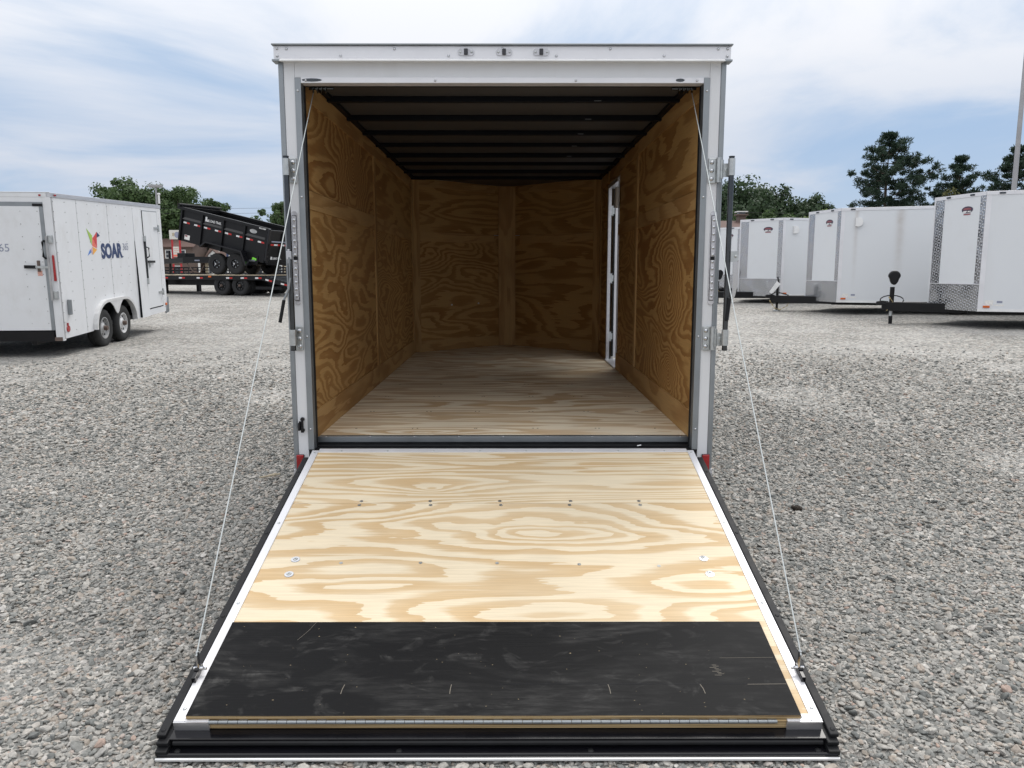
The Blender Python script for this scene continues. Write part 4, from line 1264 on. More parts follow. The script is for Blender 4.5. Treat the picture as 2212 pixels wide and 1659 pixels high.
    for yy, rm in ((1.50, 'grey_rim'), (2.345, 'white_rim')):
        wheel(p, W + 0.03, yy, 0.333, 0.335, 0.20, 1, tyre='old_tyre', rim=rm, hub='siding_brown')
        wheel(p, -W - 0.03, yy, 0.333, 0.335, 0.20, -1, tyre='old_tyre', rim=rm)
    m = MB()
    for yy in (1.50, 2.345):
        m.cyl((-W, yy, 0.333), (W - 0.1, yy, 0.333), 0.04)
    for x in (-0.8, 0.8):
        m.box(x - 0.04, x + 0.04, 0.05, L, ZO - 0.10, ZO + 0.019)
    for s in (-1, 1):
        m.bar((s * 0.8, L - 0.3, ZO - 0.04), (0, L + 1.3, ZO - 0.04), 0.07, 0.12)
    m.cyl((0, L + 1.1, 0.06), (0, L + 1.1, 0.9), 0.04)
    m.build('chassis', 'black_paint', p)
    # small fittings low on the side
    bx('side_bracket', 'dull_aluminium', p, W + 0.001, W + 0.05, 0.20, 0.265, ZO + 0.36, ZO + 0.60, bevel=0.008)
    m = MB().lathe([(0.055, 0), (0.05, 0.015), (0.001, 0.02)], (W + 0.001, 0.15, ZO + 0.145), (1, 0, 0), 12).box(W + 0.001, W + 0.02, 0.125, 0.15, ZO + 0.19, ZO + 0.24)
    m.build('side_reflector', 'red_lens', p)
    bx('side_marker', 'amber_lens', p, W + 0.001, W + 0.02, 4.72, 4.80, ZO + 0.13, ZO + 0.18, bevel=0.004)
    bx('vent', 'tape_white', p, W + 0.001, W + 0.012, 4.45, 4.49, ZO + 0.22, ZO + 0.34)
    m = MB().add([(W, 4.75, ZO - 0.05), (W + 0.03, 4.87, ZO - 0.02), (W + 0.03, 4.87, ZO + 0.30), (W, 4.75, ZO + 0.02), (W - 0.02, 4.75, ZO - 0.05), (W, 4.87, ZO - 0.02), (W, 4.87, ZO + 0.30), (W - 0.02, 4.75, ZO + 0.02)],
                 [(0, 1, 2, 3), (7, 6, 5, 4), (0, 4, 5, 1), (1, 5, 6, 2), (2, 6, 7, 3), (3, 7, 4, 0)])
    m.build('bent_corner', 'dull_aluminium', p)
build_left_trailer()

# ================================================================== row of new v-nose trailers on the right
def vnose(X, Y, th, zb, label, L=4.9, jack='round', vent=True, sticker=True, stain=None, w=1.1, n=0.70, Hb=2.2):
    h = Vector((-math.cos(th), math.sin(th), 0))
    r = Vector((h.y, -h.x, 0))
    c = Vector((X, Y, 0)) + r * w
    g = float(ground_z(c.x, c.y))
    T = Matrix((( *r, ), ( *h, ), (0, 0, 1))).transposed().to_4x4()
    T.translation = (c.x, c.y, g)
    p = thing('enclosed_trailer', label, 'trailer', T=T, group='new white v-nose trailers parked in a row')
    z0, z1 = zb - g, zb - g + Hb
    U3 = Vector((0, 0, 1))
    # sides
    half = L / 2
    for s in (-1, 1):
        for k in range(2):
            ya, yb = -L + k * half + 0.002, -L + (k + 1) * half - 0.002
            a, b = sorted((s * w, s * (w - 0.02)))
            m = MB()
            m.box(a, b, ya, yb, z0 + 0.05, z1 - 0.07)
            m.build('side_sheet', stain or 'panel_white', p)
        a, b = sorted((s * (w + 0.008), s * (w - 0.03)))
        bx('bottom_rail', 'tape_white', p, a, b, -L, 0.0, z0, z0 + 0.0495)
        bx('roof_rail', 'bright_trim', p, a, b, -L, 0.0, z1 - 0.069, z1, bevel=0.004)
        bx('corner_post', 'bright_trim', p, *sorted((s * (w + 0.004), s * (w - 0.02))), -0.085, -0.001, z0 + 0.05, z1 - 0.07)
        # nose face: corner (s*w,0) to centre (0,n)
        A, B = Vector((s * w, 0, 0)), Vector((0, n, 0))
        F = (B - A).length
        O, Un = (A, (B - A).normalized()) if s > 0 else (B, (A - B).normalized())
        def face(name, mat, a, b, za, zc, t=0.02, proud=0.0):
            if s < 0:
                a, b = F - b, F - a           # a, b measured from the corner
            q = O + Un * a + Un.cross(U3) * proud
            return plate(name, mat, p, (q.x, q.y, za), Un, U3, b - a, zc - za, t)
        zs = z0 + 0.50
        face('nose_sheet', 'panel_white', 0.13, F - 0.26, zs + 0.012, z1 - 0.07)
        face('diamond_strip', 'diamond_plate', 0.002, 0.129, zs + 0.012, z1 - 0.07, 0.02, 0.004)
        face('diamond_strip', 'diamond_plate', F - 0.259, F - 0.002, zs + 0.012, z1 - 0.07, 0.02, 0.004)
        face('stone_guard', 'diamond_plate', 0.002, F - 0.002, z0, zs - 0.002, 0.02, 0.004)
        face('guard_trim', 'bright_trim', 0.002, F - 0.002, zs - 0.001, zs + 0.011, 0.02, 0.010)
        face('roof_rail', 'bright_trim', 0.002, F - 0.002, z1 - 0.069, z1, 0.03, 0.008)
        for a in (0.28, F - 0.42):
            mk = face('marker_light', 'dark_steel', a, a + 0.10, z1 - 0.052, z1 - 0.022, 0.02, 0.022)
        if s < 0:
            # oval badge with its red name bar
            a0 = F - 0.44
            q = O + Un * a0 + Un.cross(U3) * 0.003
            Tm = frame((q.x, q.y, z1 - 0.30), Un, U3)
            e = [(0.14 * math.cos(k * math.pi / 12), 0.062 * math.sin(k * math.pi / 12)) for k in range(24)]
            bd = MB().prism(e, 0, 0.003).build('badge', 'emblem_dark', p, T=Tm)
            MB().prism([(-0.10, -0.004), (0.10, -0.004), (0.09, 0.024), (0.05, 0.034), (-0.05, 0.034), (-0.09, 0.024)], 0.0032, 0.0042).build('badge_lettering', 'emblem_red', bd)
            MB().prism([(-0.10, -0.050), (-0.03, -0.055), (0.0, -0.022), (-0.09, -0.022)], 0.0032, 0.0044).build('badge_mark', 'tape_white', bd)
            MB().prism([(0.01, -0.05), (0.09, -0.04), (0.10, -0.026), (0.02, -0.024)], 0.0032, 0.0044).build('badge_mark', 'sticker_paper', bd)
            MB().prism([(-0.085, -0.098), (0.085, -0.098), (0.085, -0.074), (-0.085, -0.074)], 0, 0.002).build('badge_lettering', 'emblem_red', bd)
    bx('nose_cap', 'bright_trim', p, -0.02, 0.02, n - 0.015, n + 0.012, z0, z1)
    MB().prism([(-w, -L), (w, -L), (w, 0), (0, n), (-w, 0)], z1 - 0.03, z1 - 0.004).build('roof', 'aluminium', p)
    bx('rear_wall', 'panel_white', p, -w + 0.022, w - 0.022, -L, -L + 0.03, z0, z1 - 0.03)
    MB().prism([(-w + 0.03, -L + 0.03), (w - 0.03, -L + 0.03), (w - 0.03, 0), (0, n - 0.05), (-w + 0.03, 0)], z0 + 0.01, z0 + 0.06).build('floor', 'black_paint', p)
    bx('marker_light', 'dark_steel', p, -w - 0.022, -w - 0.009, -0.30, -0.20, z1 - 0.052, z1 - 0.022)
    # side fittings towards the yard (left side)
    bx('amber_marker', 'amber_lens', p, -w - 0.02, -w - 0.001, -0.20, -0.09, z0 + 0.07, z0 + 0.11, bevel=0.004)
    if vent:
        pts = [(-0.32, z1 - 0.43), (-0.32, z1 - 0.23), (-0.40, z1 - 0.225)] + [(-0.40 - 0.08 * math.cos(a), z1 - 0.33 + 0.10 * math.sin(a)) for a in [math.pi / 2 - k * math.pi / 8 for k in range(9)]] + [(-0.40, z1 - 0.435)]
        MB().prism(pts, -w - 0.06, -w - 0.001, axis='x').build('side_vent', 'tape_white', p, bevel=0.008)
    if sticker:
        for (ya, yb, za, zc, mt) in ((-0.235, -0.10, 0.115, 0.21, 'sticker_paper'), (-0.38, -0.29, 0.16, 0.20, 'grey_print'), (-0.41, -0.25, 0.105, 0.135, 'sticker_paper')):
            bx('sticker', mt, p, -w - 0.0015, -w - 0.0005, ya - 0.02, yb - 0.02, z0 + za, z0 + zc)
    # chassis, wheels
    m = MB()
    for x in (-0.75, 0.75):
        m.box(x - 0.03, x + 0.03, -L + 0.1, 0.1, z0 - 0.07, z0 + 0.009)
    m.build('chassis', 'black_paint', p)
    for yy in (-L * 0.52, -L * 0.52 - 0.82):
        for s in (-1, 1):
            wheel(p, s * (w - 0.03), yy, 0.325, 0.325, 0.19, s)
    for s in (-1, 1):
        m = MB().prism([(-L * 0.52 - 1.25, z0 + 0.0), (-L * 0.52 + 0.42, z0 + 0.0), (-L * 0.52 + 0.38, z0 + 0.28), (-L * 0.52 + 0.1, z0 + 0.40), (-L * 0.52 - 0.92, z0 + 0.40), (-L * 0.52 - 1.2, z0 + 0.28)], *sorted((s * (w + 0.001), s * (w + 0.16))), axis='x')
        m.build('fender', 'bright_trim', p, bevel=0.01)
    # tongue, coupler, jack, chain
    zt = z0 + 0.045
    cy = n + 0.95
    tg = MB()
    for s in (-1, 1):
        tg.bar((s * 0.55, n - 0.75, zt - 0.02), (s * 0.035, cy - 0.18, zt - 0.02), 0.06, 0.18)
    tg.bar((0, n - 0.5, zt - 0.02), (0, cy - 0.10, zt - 0.02), 0.07, 0.176)
    tongue = tg.build('tongue', 'black_paint', p, bevel=0.004)
    MB().prism([(cy - 0.22, zt + 0.02), (cy - 0.02, zt + 0.0), (cy + 0.02, zt + 0.04), (cy, zt + 0.085), (cy - 0.10, zt + 0.10), (cy - 0.22, zt + 0.09)], -0.05, 0.05, axis='x').build('coupler', 'black_gloss', tongue, bevel=0.008)
    jy = cy - 0.28
    wpos = T @ Vector((0, jy, 0))
    gj = float(ground_z(wpos.x, wpos.y)) - g
    if jack == 'round':
        m = MB().cyl((0, jy, zt + 0.05), (0, jy, zt + 0.38), 0.045, 12)
        j = m.build('jack_tube', 'black_paint', tongue, smooth=True)
        MB().cyl((0, jy, gj + 0.16), (0, jy, zt + 0.05), 0.034, 12).build('jack_leg', 'zinc', tongue, smooth=True)
        m = MB().box(-0.035, 0.035, jy - 0.035, jy + 0.035, gj - 0.02, gj + 0.16)
        m.build('jack_foot', 'black_paint', tongue, bevel=0.004)
        pts = [(jy - 0.02 + 0.115 * math.cos(a) * (1 if math.sin(a) > -0.2 else 0.8), zt + 0.60 + 0.115 * math.sin(a) * (1.0 if math.sin(a) > 0 else 1.55)) for a in [k * math.pi / 10 for k in range(20)]]
        MB().prism(pts, -0.10, 0.10, axis='x').build('jack_motor', 'black_paint', tongue, bevel=0.03, smooth=True)
        MB().tube([(-0.05, jy + 0.22 * math.cos(a), zt + 0.11 + 0.10 * math.sin(a)) for a in [k * math.pi / 8 for k in range(17)]], 0.012, 6).build('cable_loop', 'black_rubber', tongue, smooth=True)
    else:
        m = MB().cyl((0, jy, gj + 0.0), (0, jy, zt + 0.36), 0.032, 10)
        m.build('jack_tube', 'black_paint', tongue, smooth=True)
        MB().cyl((0, jy, gj - 0.01), (0, jy, gj + 0.03), 0.085, 12).build('jack_foot', 'zinc', tongue)
        MB().prism([(jy - 0.07, zt + 0.36), (jy + 0.02, zt + 0.44), (jy + 0.20, zt + 0.16), (jy + 0.13, zt + 0.10)], -0.05, 0.05, axis='x').build('actuator_cover', 'tape_white', tongue, bevel=0.006)
        MB().cyl((0, jy - 0.03, zt + 0.36), (0, jy + 0.01, zt + 0.55), 0.02, 8).build('jack_crank', 'black_rubber', tongue)
        MB().tube([(-0.06, jy - 0.28, zt + 0.08), (-0.08, jy - 0.12, zt + 0.13), (-0.07, jy + 0.04, zt + 0.16), (-0.06, jy + 0.16, zt + 0.09)], 0.014, 6).build('brake_cable', 'black_rubber', tongue, smooth=True)
    ch = MB()
    cp = [(-0.07, jy + 0.18, zt - 0.05), (-0.08, jy + 0.06, zt - 0.24), (-0.07, jy - 0.08, zt - 0.29), (-0.06, jy - 0.24, zt - 0.20), (-0.06, jy - 0.32, zt - 0.06)] if jack != 'round' else \
         [(-0.06, jy + 0.06, zt + 0.18), (-0.07, jy - 0.02, zt + 0.08), (-0.07, jy + 0.02, zt - 0.03), (-0.06, jy + 0.10, zt - 0.12)]
    for a, b in zip(cp[:-1], cp[1:]):
        a, b = Vector(a), Vector(b)
        nn = max(2, int((b - a).length / 0.045))
        for k in range(nn):
            q0, q1 = a.lerp(b, k / nn), a.lerp(b, (k + 0.8) / nn)
            ch.bar(q0, q1, 0.026 if k % 2 else 0.012, 0.012 if k % 2 else 0.026)
    stuff(ch.build('safety_chain', 'brass_chain', tongue))
    return p

vnose(8.88, 10.55, R(22), 0.68, 'white v-nose trailer with a cowled black tongue jack, beside the tall grey pole', jack='round', vent=False)
vnose(7.93, 14.56, R(21), 0.69, 'white v-nose trailer with a white-capped tongue jack and hanging chain, half-round vent on its side', jack='cover', sticker=True, stain='panel_stained')
vnose(7.86, 18.2, R(-12), 0.71, 'white v-nose trailer seen nose-on, its broad diamond-plate guard below the white panel', jack='round', sticker=False)
vnose(8.55, 24.4, R(-12), 0.80, 'white trailer mostly hidden behind the broad-nosed white trailer', jack='cover', sticker=False, vent=False)

# ================================================================== flatbed trailer carrying a dump trailer
HA = R(22.5)
ha = Vector((-math.cos(HA), math.sin(HA), 0))
hr = Vector((ha.y, -ha.x, 0))
def yard_frame(x, y, z, lx, ly):
    """frame with +y along the heading, placed so that local (lx, ly) falls on world x, y"""
    T = Matrix((( *hr, ), ( *ha, ), (0, 0, 1))).transposed().to_4x4()
    T.translation = Vector((x, y, z)) - hr * lx - ha * ly
    return T

def tape(parent, pts, up, out, wl=0.16, h=0.055, seg='both'):
    for (P, D) in pts:
        P, D = Vector(P), Vector(D).normalized()
        for k, mt in enumerate(('tape_white', 'tape_red')):
            q = P + D * (k * (wl + 0.004)) + Vector(out) * 0.003
            MB().box(0, wl, 0, h, -0.002, 0).build('reflective_tape', mt, parent, T=frame(q, D, up))

def flatbed():
    wx = -1.22
    T = yard_frame(-10.08, 26.02, float(ground_z(-10.08, 26.02)), wx, 0.0)
    p = thing('flatbed_trailer', 'long black flatbed trailer with a plank deck and sloping dovetail, carrying the dump trailer', 'trailer', T=T)
    ZD, RW = 0.80, 1.25
    # y = 0 at the rear axle
    m = MB().box(-RW, -RW + 0.06, -1.05, 8.2, ZD - 0.20, ZD - 0.03).box(RW - 0.06, RW, -1.05, 8.2, ZD - 0.20, ZD - 0.03).box(-0.55, -0.40, -1.0, 8.2, ZD - 0.42, ZD - 0.09).box(0.40, 0.55, -1.0, 8.2, ZD - 0.42, ZD - 0.09)
    m.box(-RW, RW, 8.2, 8.3, ZD - 0.30, ZD - 0.0)
    for k in range(12):
        m.box(-RW + 0.06, RW - 0.06, -1.0 + k * 0.75, -0.92 + k * 0.75, ZD - 0.14, ZD - 0.04)
    m.bar((-RW + 0.03, -1.05, ZD - 0.115), (-RW + 0.03, -2.5, ZD - 0.42), 0.06, 0.17)
    m.bar((RW - 0.03, -1.05, ZD - 0.115), (RW - 0.03, -2.5, ZD - 0.42), 0.06, 0.17)
    m.box(-RW, RW, -2.56, -2.48, ZD - 0.56, ZD - 0.34)
    m.build('frame', 'black_paint', p)
    for k in range(11):
        x0 = -RW + 0.065 + k * 0.2145
        bx('deck_plank', 'deck_wood', p, x0, x0 + 0.2085, -1.05, 8.2, ZD - 0.030, ZD + random.uniform(0, 0.003))
    for k in range(8):
        a = -1.15 - k * 0.165
        zz = ZD - 0.05 - 0.21 * (-1.05 - a) / 1.0
        bx('dovetail_slat', 'dull_aluminium', p, -RW + 0.065, RW - 0.065, a - 0.09, a, zz - 0.01, zz)
    for s in (-1, 1):
        for yy in (0.0, 0.88):
            wheel(p, s * 1.22, yy, 0.39, 0.39, 0.24, s, rim='black_paint', hub='siding_brown', holes='dark_steel', rim_r=0.52)
            wheel(p, s * 0.95, yy, 0.39, 0.39, 0.24, s, rim='black_paint', hub='siding_brown', holes='dark_steel', rim_r=0.52)
    m = MB().cyl((-1.1, 0, 0.39), (1.1, 0, 0.39), 0.06).cyl((-1.1, 0.88, 0.39), (1.1, 0.88, 0.39), 0.06)
    m.build('axles', 'black_paint', p)
    for x in (-0.9, 0.9):
        bx('support_leg', 'black_paint', p, x - 0.07, x + 0.07, 3.95, 4.09, 0.0, ZD - 0.21)
        bx('leg_foot', 'black_paint', p, x - 0.14, x + 0.14, 3.88, 4.16, -0.03, 0.02)
    bx('tool_tray', 'black_paint', p, -1.15, -0.6, -1.9, -0.7, ZD - 0.55, ZD - 0.44)
    # goosenck at the far end
    m = MB()
    for x in (-0.45, 0.45):
        m.bar((x, 8.0, ZD - 0.1), (x, 9.2, ZD + 0.9), 0.12, 0.25).bar((x, 9.1, ZD + 0.9), (0, 11.0, ZD + 0.9), 0.12, 0.2)
    m.build('gooseneck', 'black_paint', p)
    tape(p, [((-RW, yy, ZD - 0.15), (0, -1, 0)) for yy in (7.4, 6.5, 5.6, 4.70, 3.82, 2.95, 2.05, 0.60, -0.10, -0.78)], (0, 0, 1), (-1, 0, 0), wl=0.15)
    tape(p, [((-RW, -1.25, ZD - 0.205), (0, -1.45, -0.305)), ((-RW, -1.95, ZD - 0.35), (0, -1.45, -0.305))], (0, -0.2, 1), (-1, 0, 0), wl=0.15)
    bx('amber_marker', 'amber_lens', p, -RW - 0.02, -RW - 0.001, 1.32, 1.46, ZD - 0.10, ZD - 0.04)
    bx('tail_light', 'red_lens', p, -RW + 0.05, -RW + 0.18, -2.585, -2.561, ZD - 0.52, ZD - 0.40, bevel=0.01)
    # raised stand-up ramp at the tail
    m = MB()
    for x in (0.15, 0.95):
        m.bar((x - 0.35, -2.45, ZD - 0.35), (x - 0.35, -2.25, ZD + 0.85), 0.07, 0.09).bar((x + 0.2, -2.45, ZD - 0.35), (x + 0.2, -2.25, ZD + 0.85), 0.07, 0.09)
        for k in range(6):
            m.bar((x - 0.35, -2.43 + k * 0.033, ZD - 0.25 + k * 0.2), (x + 0.2, -2.43 + k * 0.033, ZD - 0.25 + k * 0.2), 0.05, 0.05)
    m.build('standing_ramp', 'black_paint', p)
    return T

def dump():
    zd = float(ground_z(-10.08, 26.02)) + 0.804
    T = yard_frame(-10.08, 26.02, zd, -1.08, -0.18)
    p = thing('dump_trailer', 'black dump trailer with its high-sided bed tipped up, standing on the flatbed deck', 'trailer', T=T)
    # y = 0 at the rear axle, z = 0 on the deck
    RW = 1.02
    for s in (-1, 1):
        for yy in (0.0, 0.90):
            wheel(p, s * 1.08, yy, 0.41, 0.41, 0.26, s, rim='black_gloss', hub='chrome', holes='dull_aluminium', spokes=6, rim_r=0.46)
    m = MB()
    for x in (-0.45, 0.45):
        m.box(x - 0.06, x + 0.06, -1.30, 3.1, 0.46, 0.70)
    m.box(-0.5, 0.5, 3.02, 3.12, 0.46, 0.72).cyl((-1.0, 0, 0.41), (1.0, 0, 0.41), 0.06).cyl((-1.0, 0.9, 0.41), (1.0, 0.9, 0.41), 0.06)
    for s in (-1, 1):
        m.bar((s * 0.45, 3.0, 0.58), (0, 4.6, 0.52), 0.10, 0.20)
    m.box(-0.85, 0.85, -1.38, -1.28, 0.36, 0.66)
    m.build('chassis', 'black_paint', p)
    bx('frame_plate', 'grey_print', p, -0.515, -0.511, 2.25, 2.50, 0.53, 0.58)
    bx('side_step', 'dull_aluminium', p, -1.05, -0.62, -0.95, -0.45, 0.50, 0.56)
    m = MB().cyl((0, 4.3, 0.02), (0, 4.3, 0.95), 0.05).box(-0.1, 0.1, 4.2, 4.4, 0.0, 0.03)
    m.build('tongue_jack', 'black_paint', p)
    bx('battery_box', 'black_paint', p, -0.25, 0.25, 3.2, 3.65, 0.66, 0.86, bevel=0.01)
    MB().tube([(-0.4, 3.0, 0.45), (-0.42, 2.7, 0.12), (-0.42, 2.35, 0.06), (-0.4, 2.1, 0.40)], 0.02, 6).build('hydraulic_hose', 'siding_brown', p, smooth=True)
    m = MB()
    for s in (-1, 1):
        m.bar((s * 0.25, 0.3, 0.55), (s * 0.25, 1.9, 1.25), 0.10, 0.12)
    m.build('hoist_arm', 'black_paint', p)
    # bed, hinged at the rear and tipped
    A = R(12.6)
    Tb = Matrix.Translation((0, -1.40, 0.42)) @ Matrix.Rotation(A, 4, 'X')
    BL, BH = 4.20, 1.30
    m = MB()
    for s in (-1, 1):
        a, b = sorted((s * RW, s * (RW - 0.03)))
        m.box(a, b, 0.03, BL, 0.0, BH - 0.11)
    m.box(-RW + 0.031, RW - 0.031, 0.03, BL, 0.0, 0.05).box(-RW + 0.031, RW - 0.031, BL - 0.03, BL, 0.0505, BH - 0.11)
    bed = m.build('bed', 'black_paint', p, T=Tb)
    for s in (-1, 1):
        a, b = sorted((s * (RW + 0.05), s * (RW - 0.06)))
        bx('top_rail', 'black_paint', bed, a, b, 0.0, BL + 0.25, BH - 0.11, BH, bevel=0.006)
        for k in range(5):
            yy = 0.05 + k * 1.03
            a, b = sorted((s * (RW + 0.06), s * RW))
            bx('bed_rib', 'black_paint', bed, a, b, yy, yy + 0.08, 0.0, BH - 0.111)
        for k in range(4):
            yy = 0.13 + k * 1.03
            a, b = sorted((s * (RW + 0.045), s * RW))
            MB().prism([(BH - 0.45, a if s < 0 else b), (BH - 0.37, s * RW), (BH - 0.45, s * RW)] if s < 0 else [(BH - 0.45, s * RW), (BH - 0.37, s * RW), (BH - 0.45, b)], yy, yy + 0.95, axis='y').build('stake_ledge', 'black_gloss', bed)
    bx('top_rail', 'black_paint', bed, -RW + 0.061, RW - 0.061, BL - 0.05, BL + 0.22, BH - 0.11, BH)
    MB().cyl((-RW - 0.1, BL + 0.14, BH + 0.06), (RW + 0.1, BL + 0.14, BH + 0.06), 0.06, 10).build('tarp_roller', 'black_rubber', bed)
    bx('tailgate', 'black_paint', bed, -RW - 0.02, RW + 0.02, -0.03, 0.025, 0.02, BH - 0.05, bevel=0.004)
    m = MB()
    for x in (-RW - 0.02, -0.36, 0.30, RW - 0.06):
        m.box(x, x + 0.08, -0.07, -0.031, 0.02, BH - 0.06)
    for zz in (0.02, BH - 0.14, BH - 0.50):
        m.box(-RW + 0.061, RW - 0.061, -0.06, -0.0311, zz, zz + 0.07)
    m.build('tailgate_ribs', 'black_paint', bed)
    m = MB().box(-RW + 0.10, RW - 0.10, -0.064, -0.0605, BH - 0.49, BH - 0.445)
    m.build('gate_strip', 'grey_print', bed)
    for k in range(9):
        x0 = -RW + 0.10 + k * 0.205
        bx('reflective_tape', 'tape_red' if k % 2 == 0 else 'tape_white', bed, x0, x0 + 0.20, -0.0335, -0.0312, BH - 0.62, BH - 0.56)
    m = MB().box(-RW - 0.16, -RW - 0.061, -0.12, -0.04, 0.10, BH).box(RW + 0.061, RW + 0.16, -0.12, -0.04, 0.10, BH)
    m.build('gate_post', 'black_gloss', bed, bevel=0.01)
    tape(bed, [((-RW, 0.13 + k * 1.03 + 0.95 - d, BH - 0.60), (0, -1, 0)) for k in range(4) for d in (0.06, 0.60)], (0, 0, 1), (-1, 0, 0), wl=0.155, h=0.06)
    fr = lambda y, zz: frame((-RW - 0.004, y, zz), (0, -1, 0), (0, 0, 1))
    bx('logo_mark', 'tape_white', bed, -RW - 0.006, -RW - 0.001, 2.97, 3.05, BH - 0.36 + 0.03, BH - 0.15)
    bx('logo_mark', 'tape_white', bed, -RW - 0.006, -RW - 0.001, 2.89, 2.955, BH - 0.36 + 0.03, BH - 0.24)
    text_mesh('maker_lettering', 'LOAD TRAIL', 0.135, 'tape_white', bed, fr(2.86, BH - 0.32), bold=0.002, depth=0.001, sx=0.78)
    text_mesh('maker_lettering', 'MAX DUMP', 0.075, 'tape_white', bed, frame((-RW - 0.056, 0.45, BH - 0.085), (0, -1, 0), (0, 0, 1)), bold=0.002, depth=0.001, sx=0.8)
    text_mesh('maker_lettering', 'LOAD TRAIL', 0.11, 'tape_white', bed, frame((-RW + 0.33, -0.0325, 0.16), (1, 0, 0), (0, 0, 1)), bold=0.004, depth=0.001, sx=0.8)
    bx('logo_mark', 'tape_white', bed, -RW + 0.20, -RW + 0.29, -0.0335, -0.0312, 0.15, 0.26)
    e = [(0.74 + 0.17 * math.cos(k * math.pi / 10), BH - 0.24 + 0.075 * math.sin(k * math.pi / 10)) for k in range(20)]
    MB().prism(e, -RW - 0.005, -RW - 0.001, axis='x').build('oval_badge', 'grey_rim', bed)
    m = MB().box(-RW - 0.004, -RW - 0.001, 3.72, 3.98, 0.09, 0.27)
    m.build('caution_sticker', 'sticker_paper', bed)
    bx('sticker_band', 'emblem_red', bed, -RW - 0.0055, -RW - 0.0041, 3.84, 3.96, 0.20, 0.26)
    # fenders hung on the bed sides
    for s in (-1, 1):
        pts = [(2.95, 0.02), (2.68, 0.26), (0.95, 0.26), (0.62, -0.22), (0.70, -0.24), (0.99, 0.21), (2.66, 0.21), (2.90, -0.01)]
        x0, x1 = sorted((s * (RW + 0.0005), s * (RW + 0.30)))
        m = MB()
        for i in range(3):
            q = [pts[i], pts[i + 1], pts[6 - i], pts[7 - i]]
            m.prism(q, x0, x1, axis='x')
        m.build('fender', 'black_gloss', bed)
        MB().prism([(0.95, 0.20), (0.35, 0.20), (0.35, -0.12), (0.72, -0.20)], *sorted((s * (RW + 0.001), s * (RW + 0.02))), axis='x').build('fender_brace', 'black_paint', bed)
    m = MB().prism([(0.64, -0.02), (0.42, 0.02), (0.42, 0.09), (0.60, 0.11)], -RW - 0.028, -RW - 0.0205, axis='x')
    m.build('lime_decal', 'lime_decal', bed)
    bx('tail_light', 'red_lens', p, -0.92, -0.86, -1.40, -1.381, 0.44, 0.60, bevel=0.006)
flatbed()
dump()

# ================================================================== trees
def leaf_mesh(name, centers, radii, per, size, mat, rng, flat=1.0, asp=0.75, radial=False):
    """small leaf-spray quads scattered through a set of clumps"""
    C = np.repeat(np.asarray(centers), per, 0)
    Rr = np.repeat(np.asarray(radii), per)
    n = len(C)
    d = rng.normal(0, 1, (n, 3))
    d /= np.linalg.norm(d, axis=1)[:, None]
    rad = rng.random(n) ** 0.45
    P = C + d * (Rr * rad)[:, None] * np.array([1, 1, flat])
    a = rng.normal(0, 1, (n, 3)); a /= np.linalg.norm(a, axis=1)[:, None]
    b = np.cross(a, d); b /= (np.linalg.norm(b, axis=1)[:, None] + 1e-6)
    a = np.cross(b, d) * 0.6 + a * 0.4
    if not radial:
        # sprays lie roughly along the surface of their clump, so clumps read light above and dark below
        cc = P.mean(0)
        o2 = (P - cc); o2 /= (np.linalg.norm(o2, axis=1)[:, None] + 1e-6)
        nn = d * 0.65 + o2 * 0.40 + rng.normal(0, 0.42, (n, 3))
        nn /= (np.linalg.norm(nn, axis=1)[:, None] + 1e-6)
        a = np.cross(nn, rng.normal(0, 1, (n, 3))); a /= (np.linalg.norm(a, axis=1)[:, None] + 1e-6)
        b = np.cross(nn, a)
    else:
        a = d * 0.7 + rng.normal(0, 0.45, (n, 3)) + np.array([0, 0, 0.25])
        b = np.cross(a, rng.normal(0, 1, (n, 3))); b /= (np.linalg.norm(b, axis=1)[:, None] + 1e-6)
    s = size * rng.uniform(0.55, 1.25, n)[:, None]
    a, b = a * s, b * s * asp
    V = np.stack([P - a - b * 0.3, P + b - a * 0.1, P + a + b * 0.2, P - b * 0.9 + a * 0.15], 1).reshape(-1, 3)
    me = bpy.data.meshes.new(name)
    me.vertices.add(len(V))
    me.vertices.foreach_set('co', V.astype(np.float32).ravel())
    me.loops.add(len(V))
    me.loops.foreach_set('vertex_index', np.arange(len(V), dtype=np.int32))
    me.polygons.add(n)
    me.polygons.foreach_set('loop_start', np.arange(0, len(V), 4, dtype=np.int32))
    me.polygons.foreach_set('loop_total', np.full(n, 4, dtype=np.int32))
    me.update()
    me.validate()
    me.materials.append(M[mat])
    return me

def put_mesh(name, me, parent):
    o = bpy.data.objects.new(name, me)
    col.objects.link(o)
    o.parent = parent
    return o

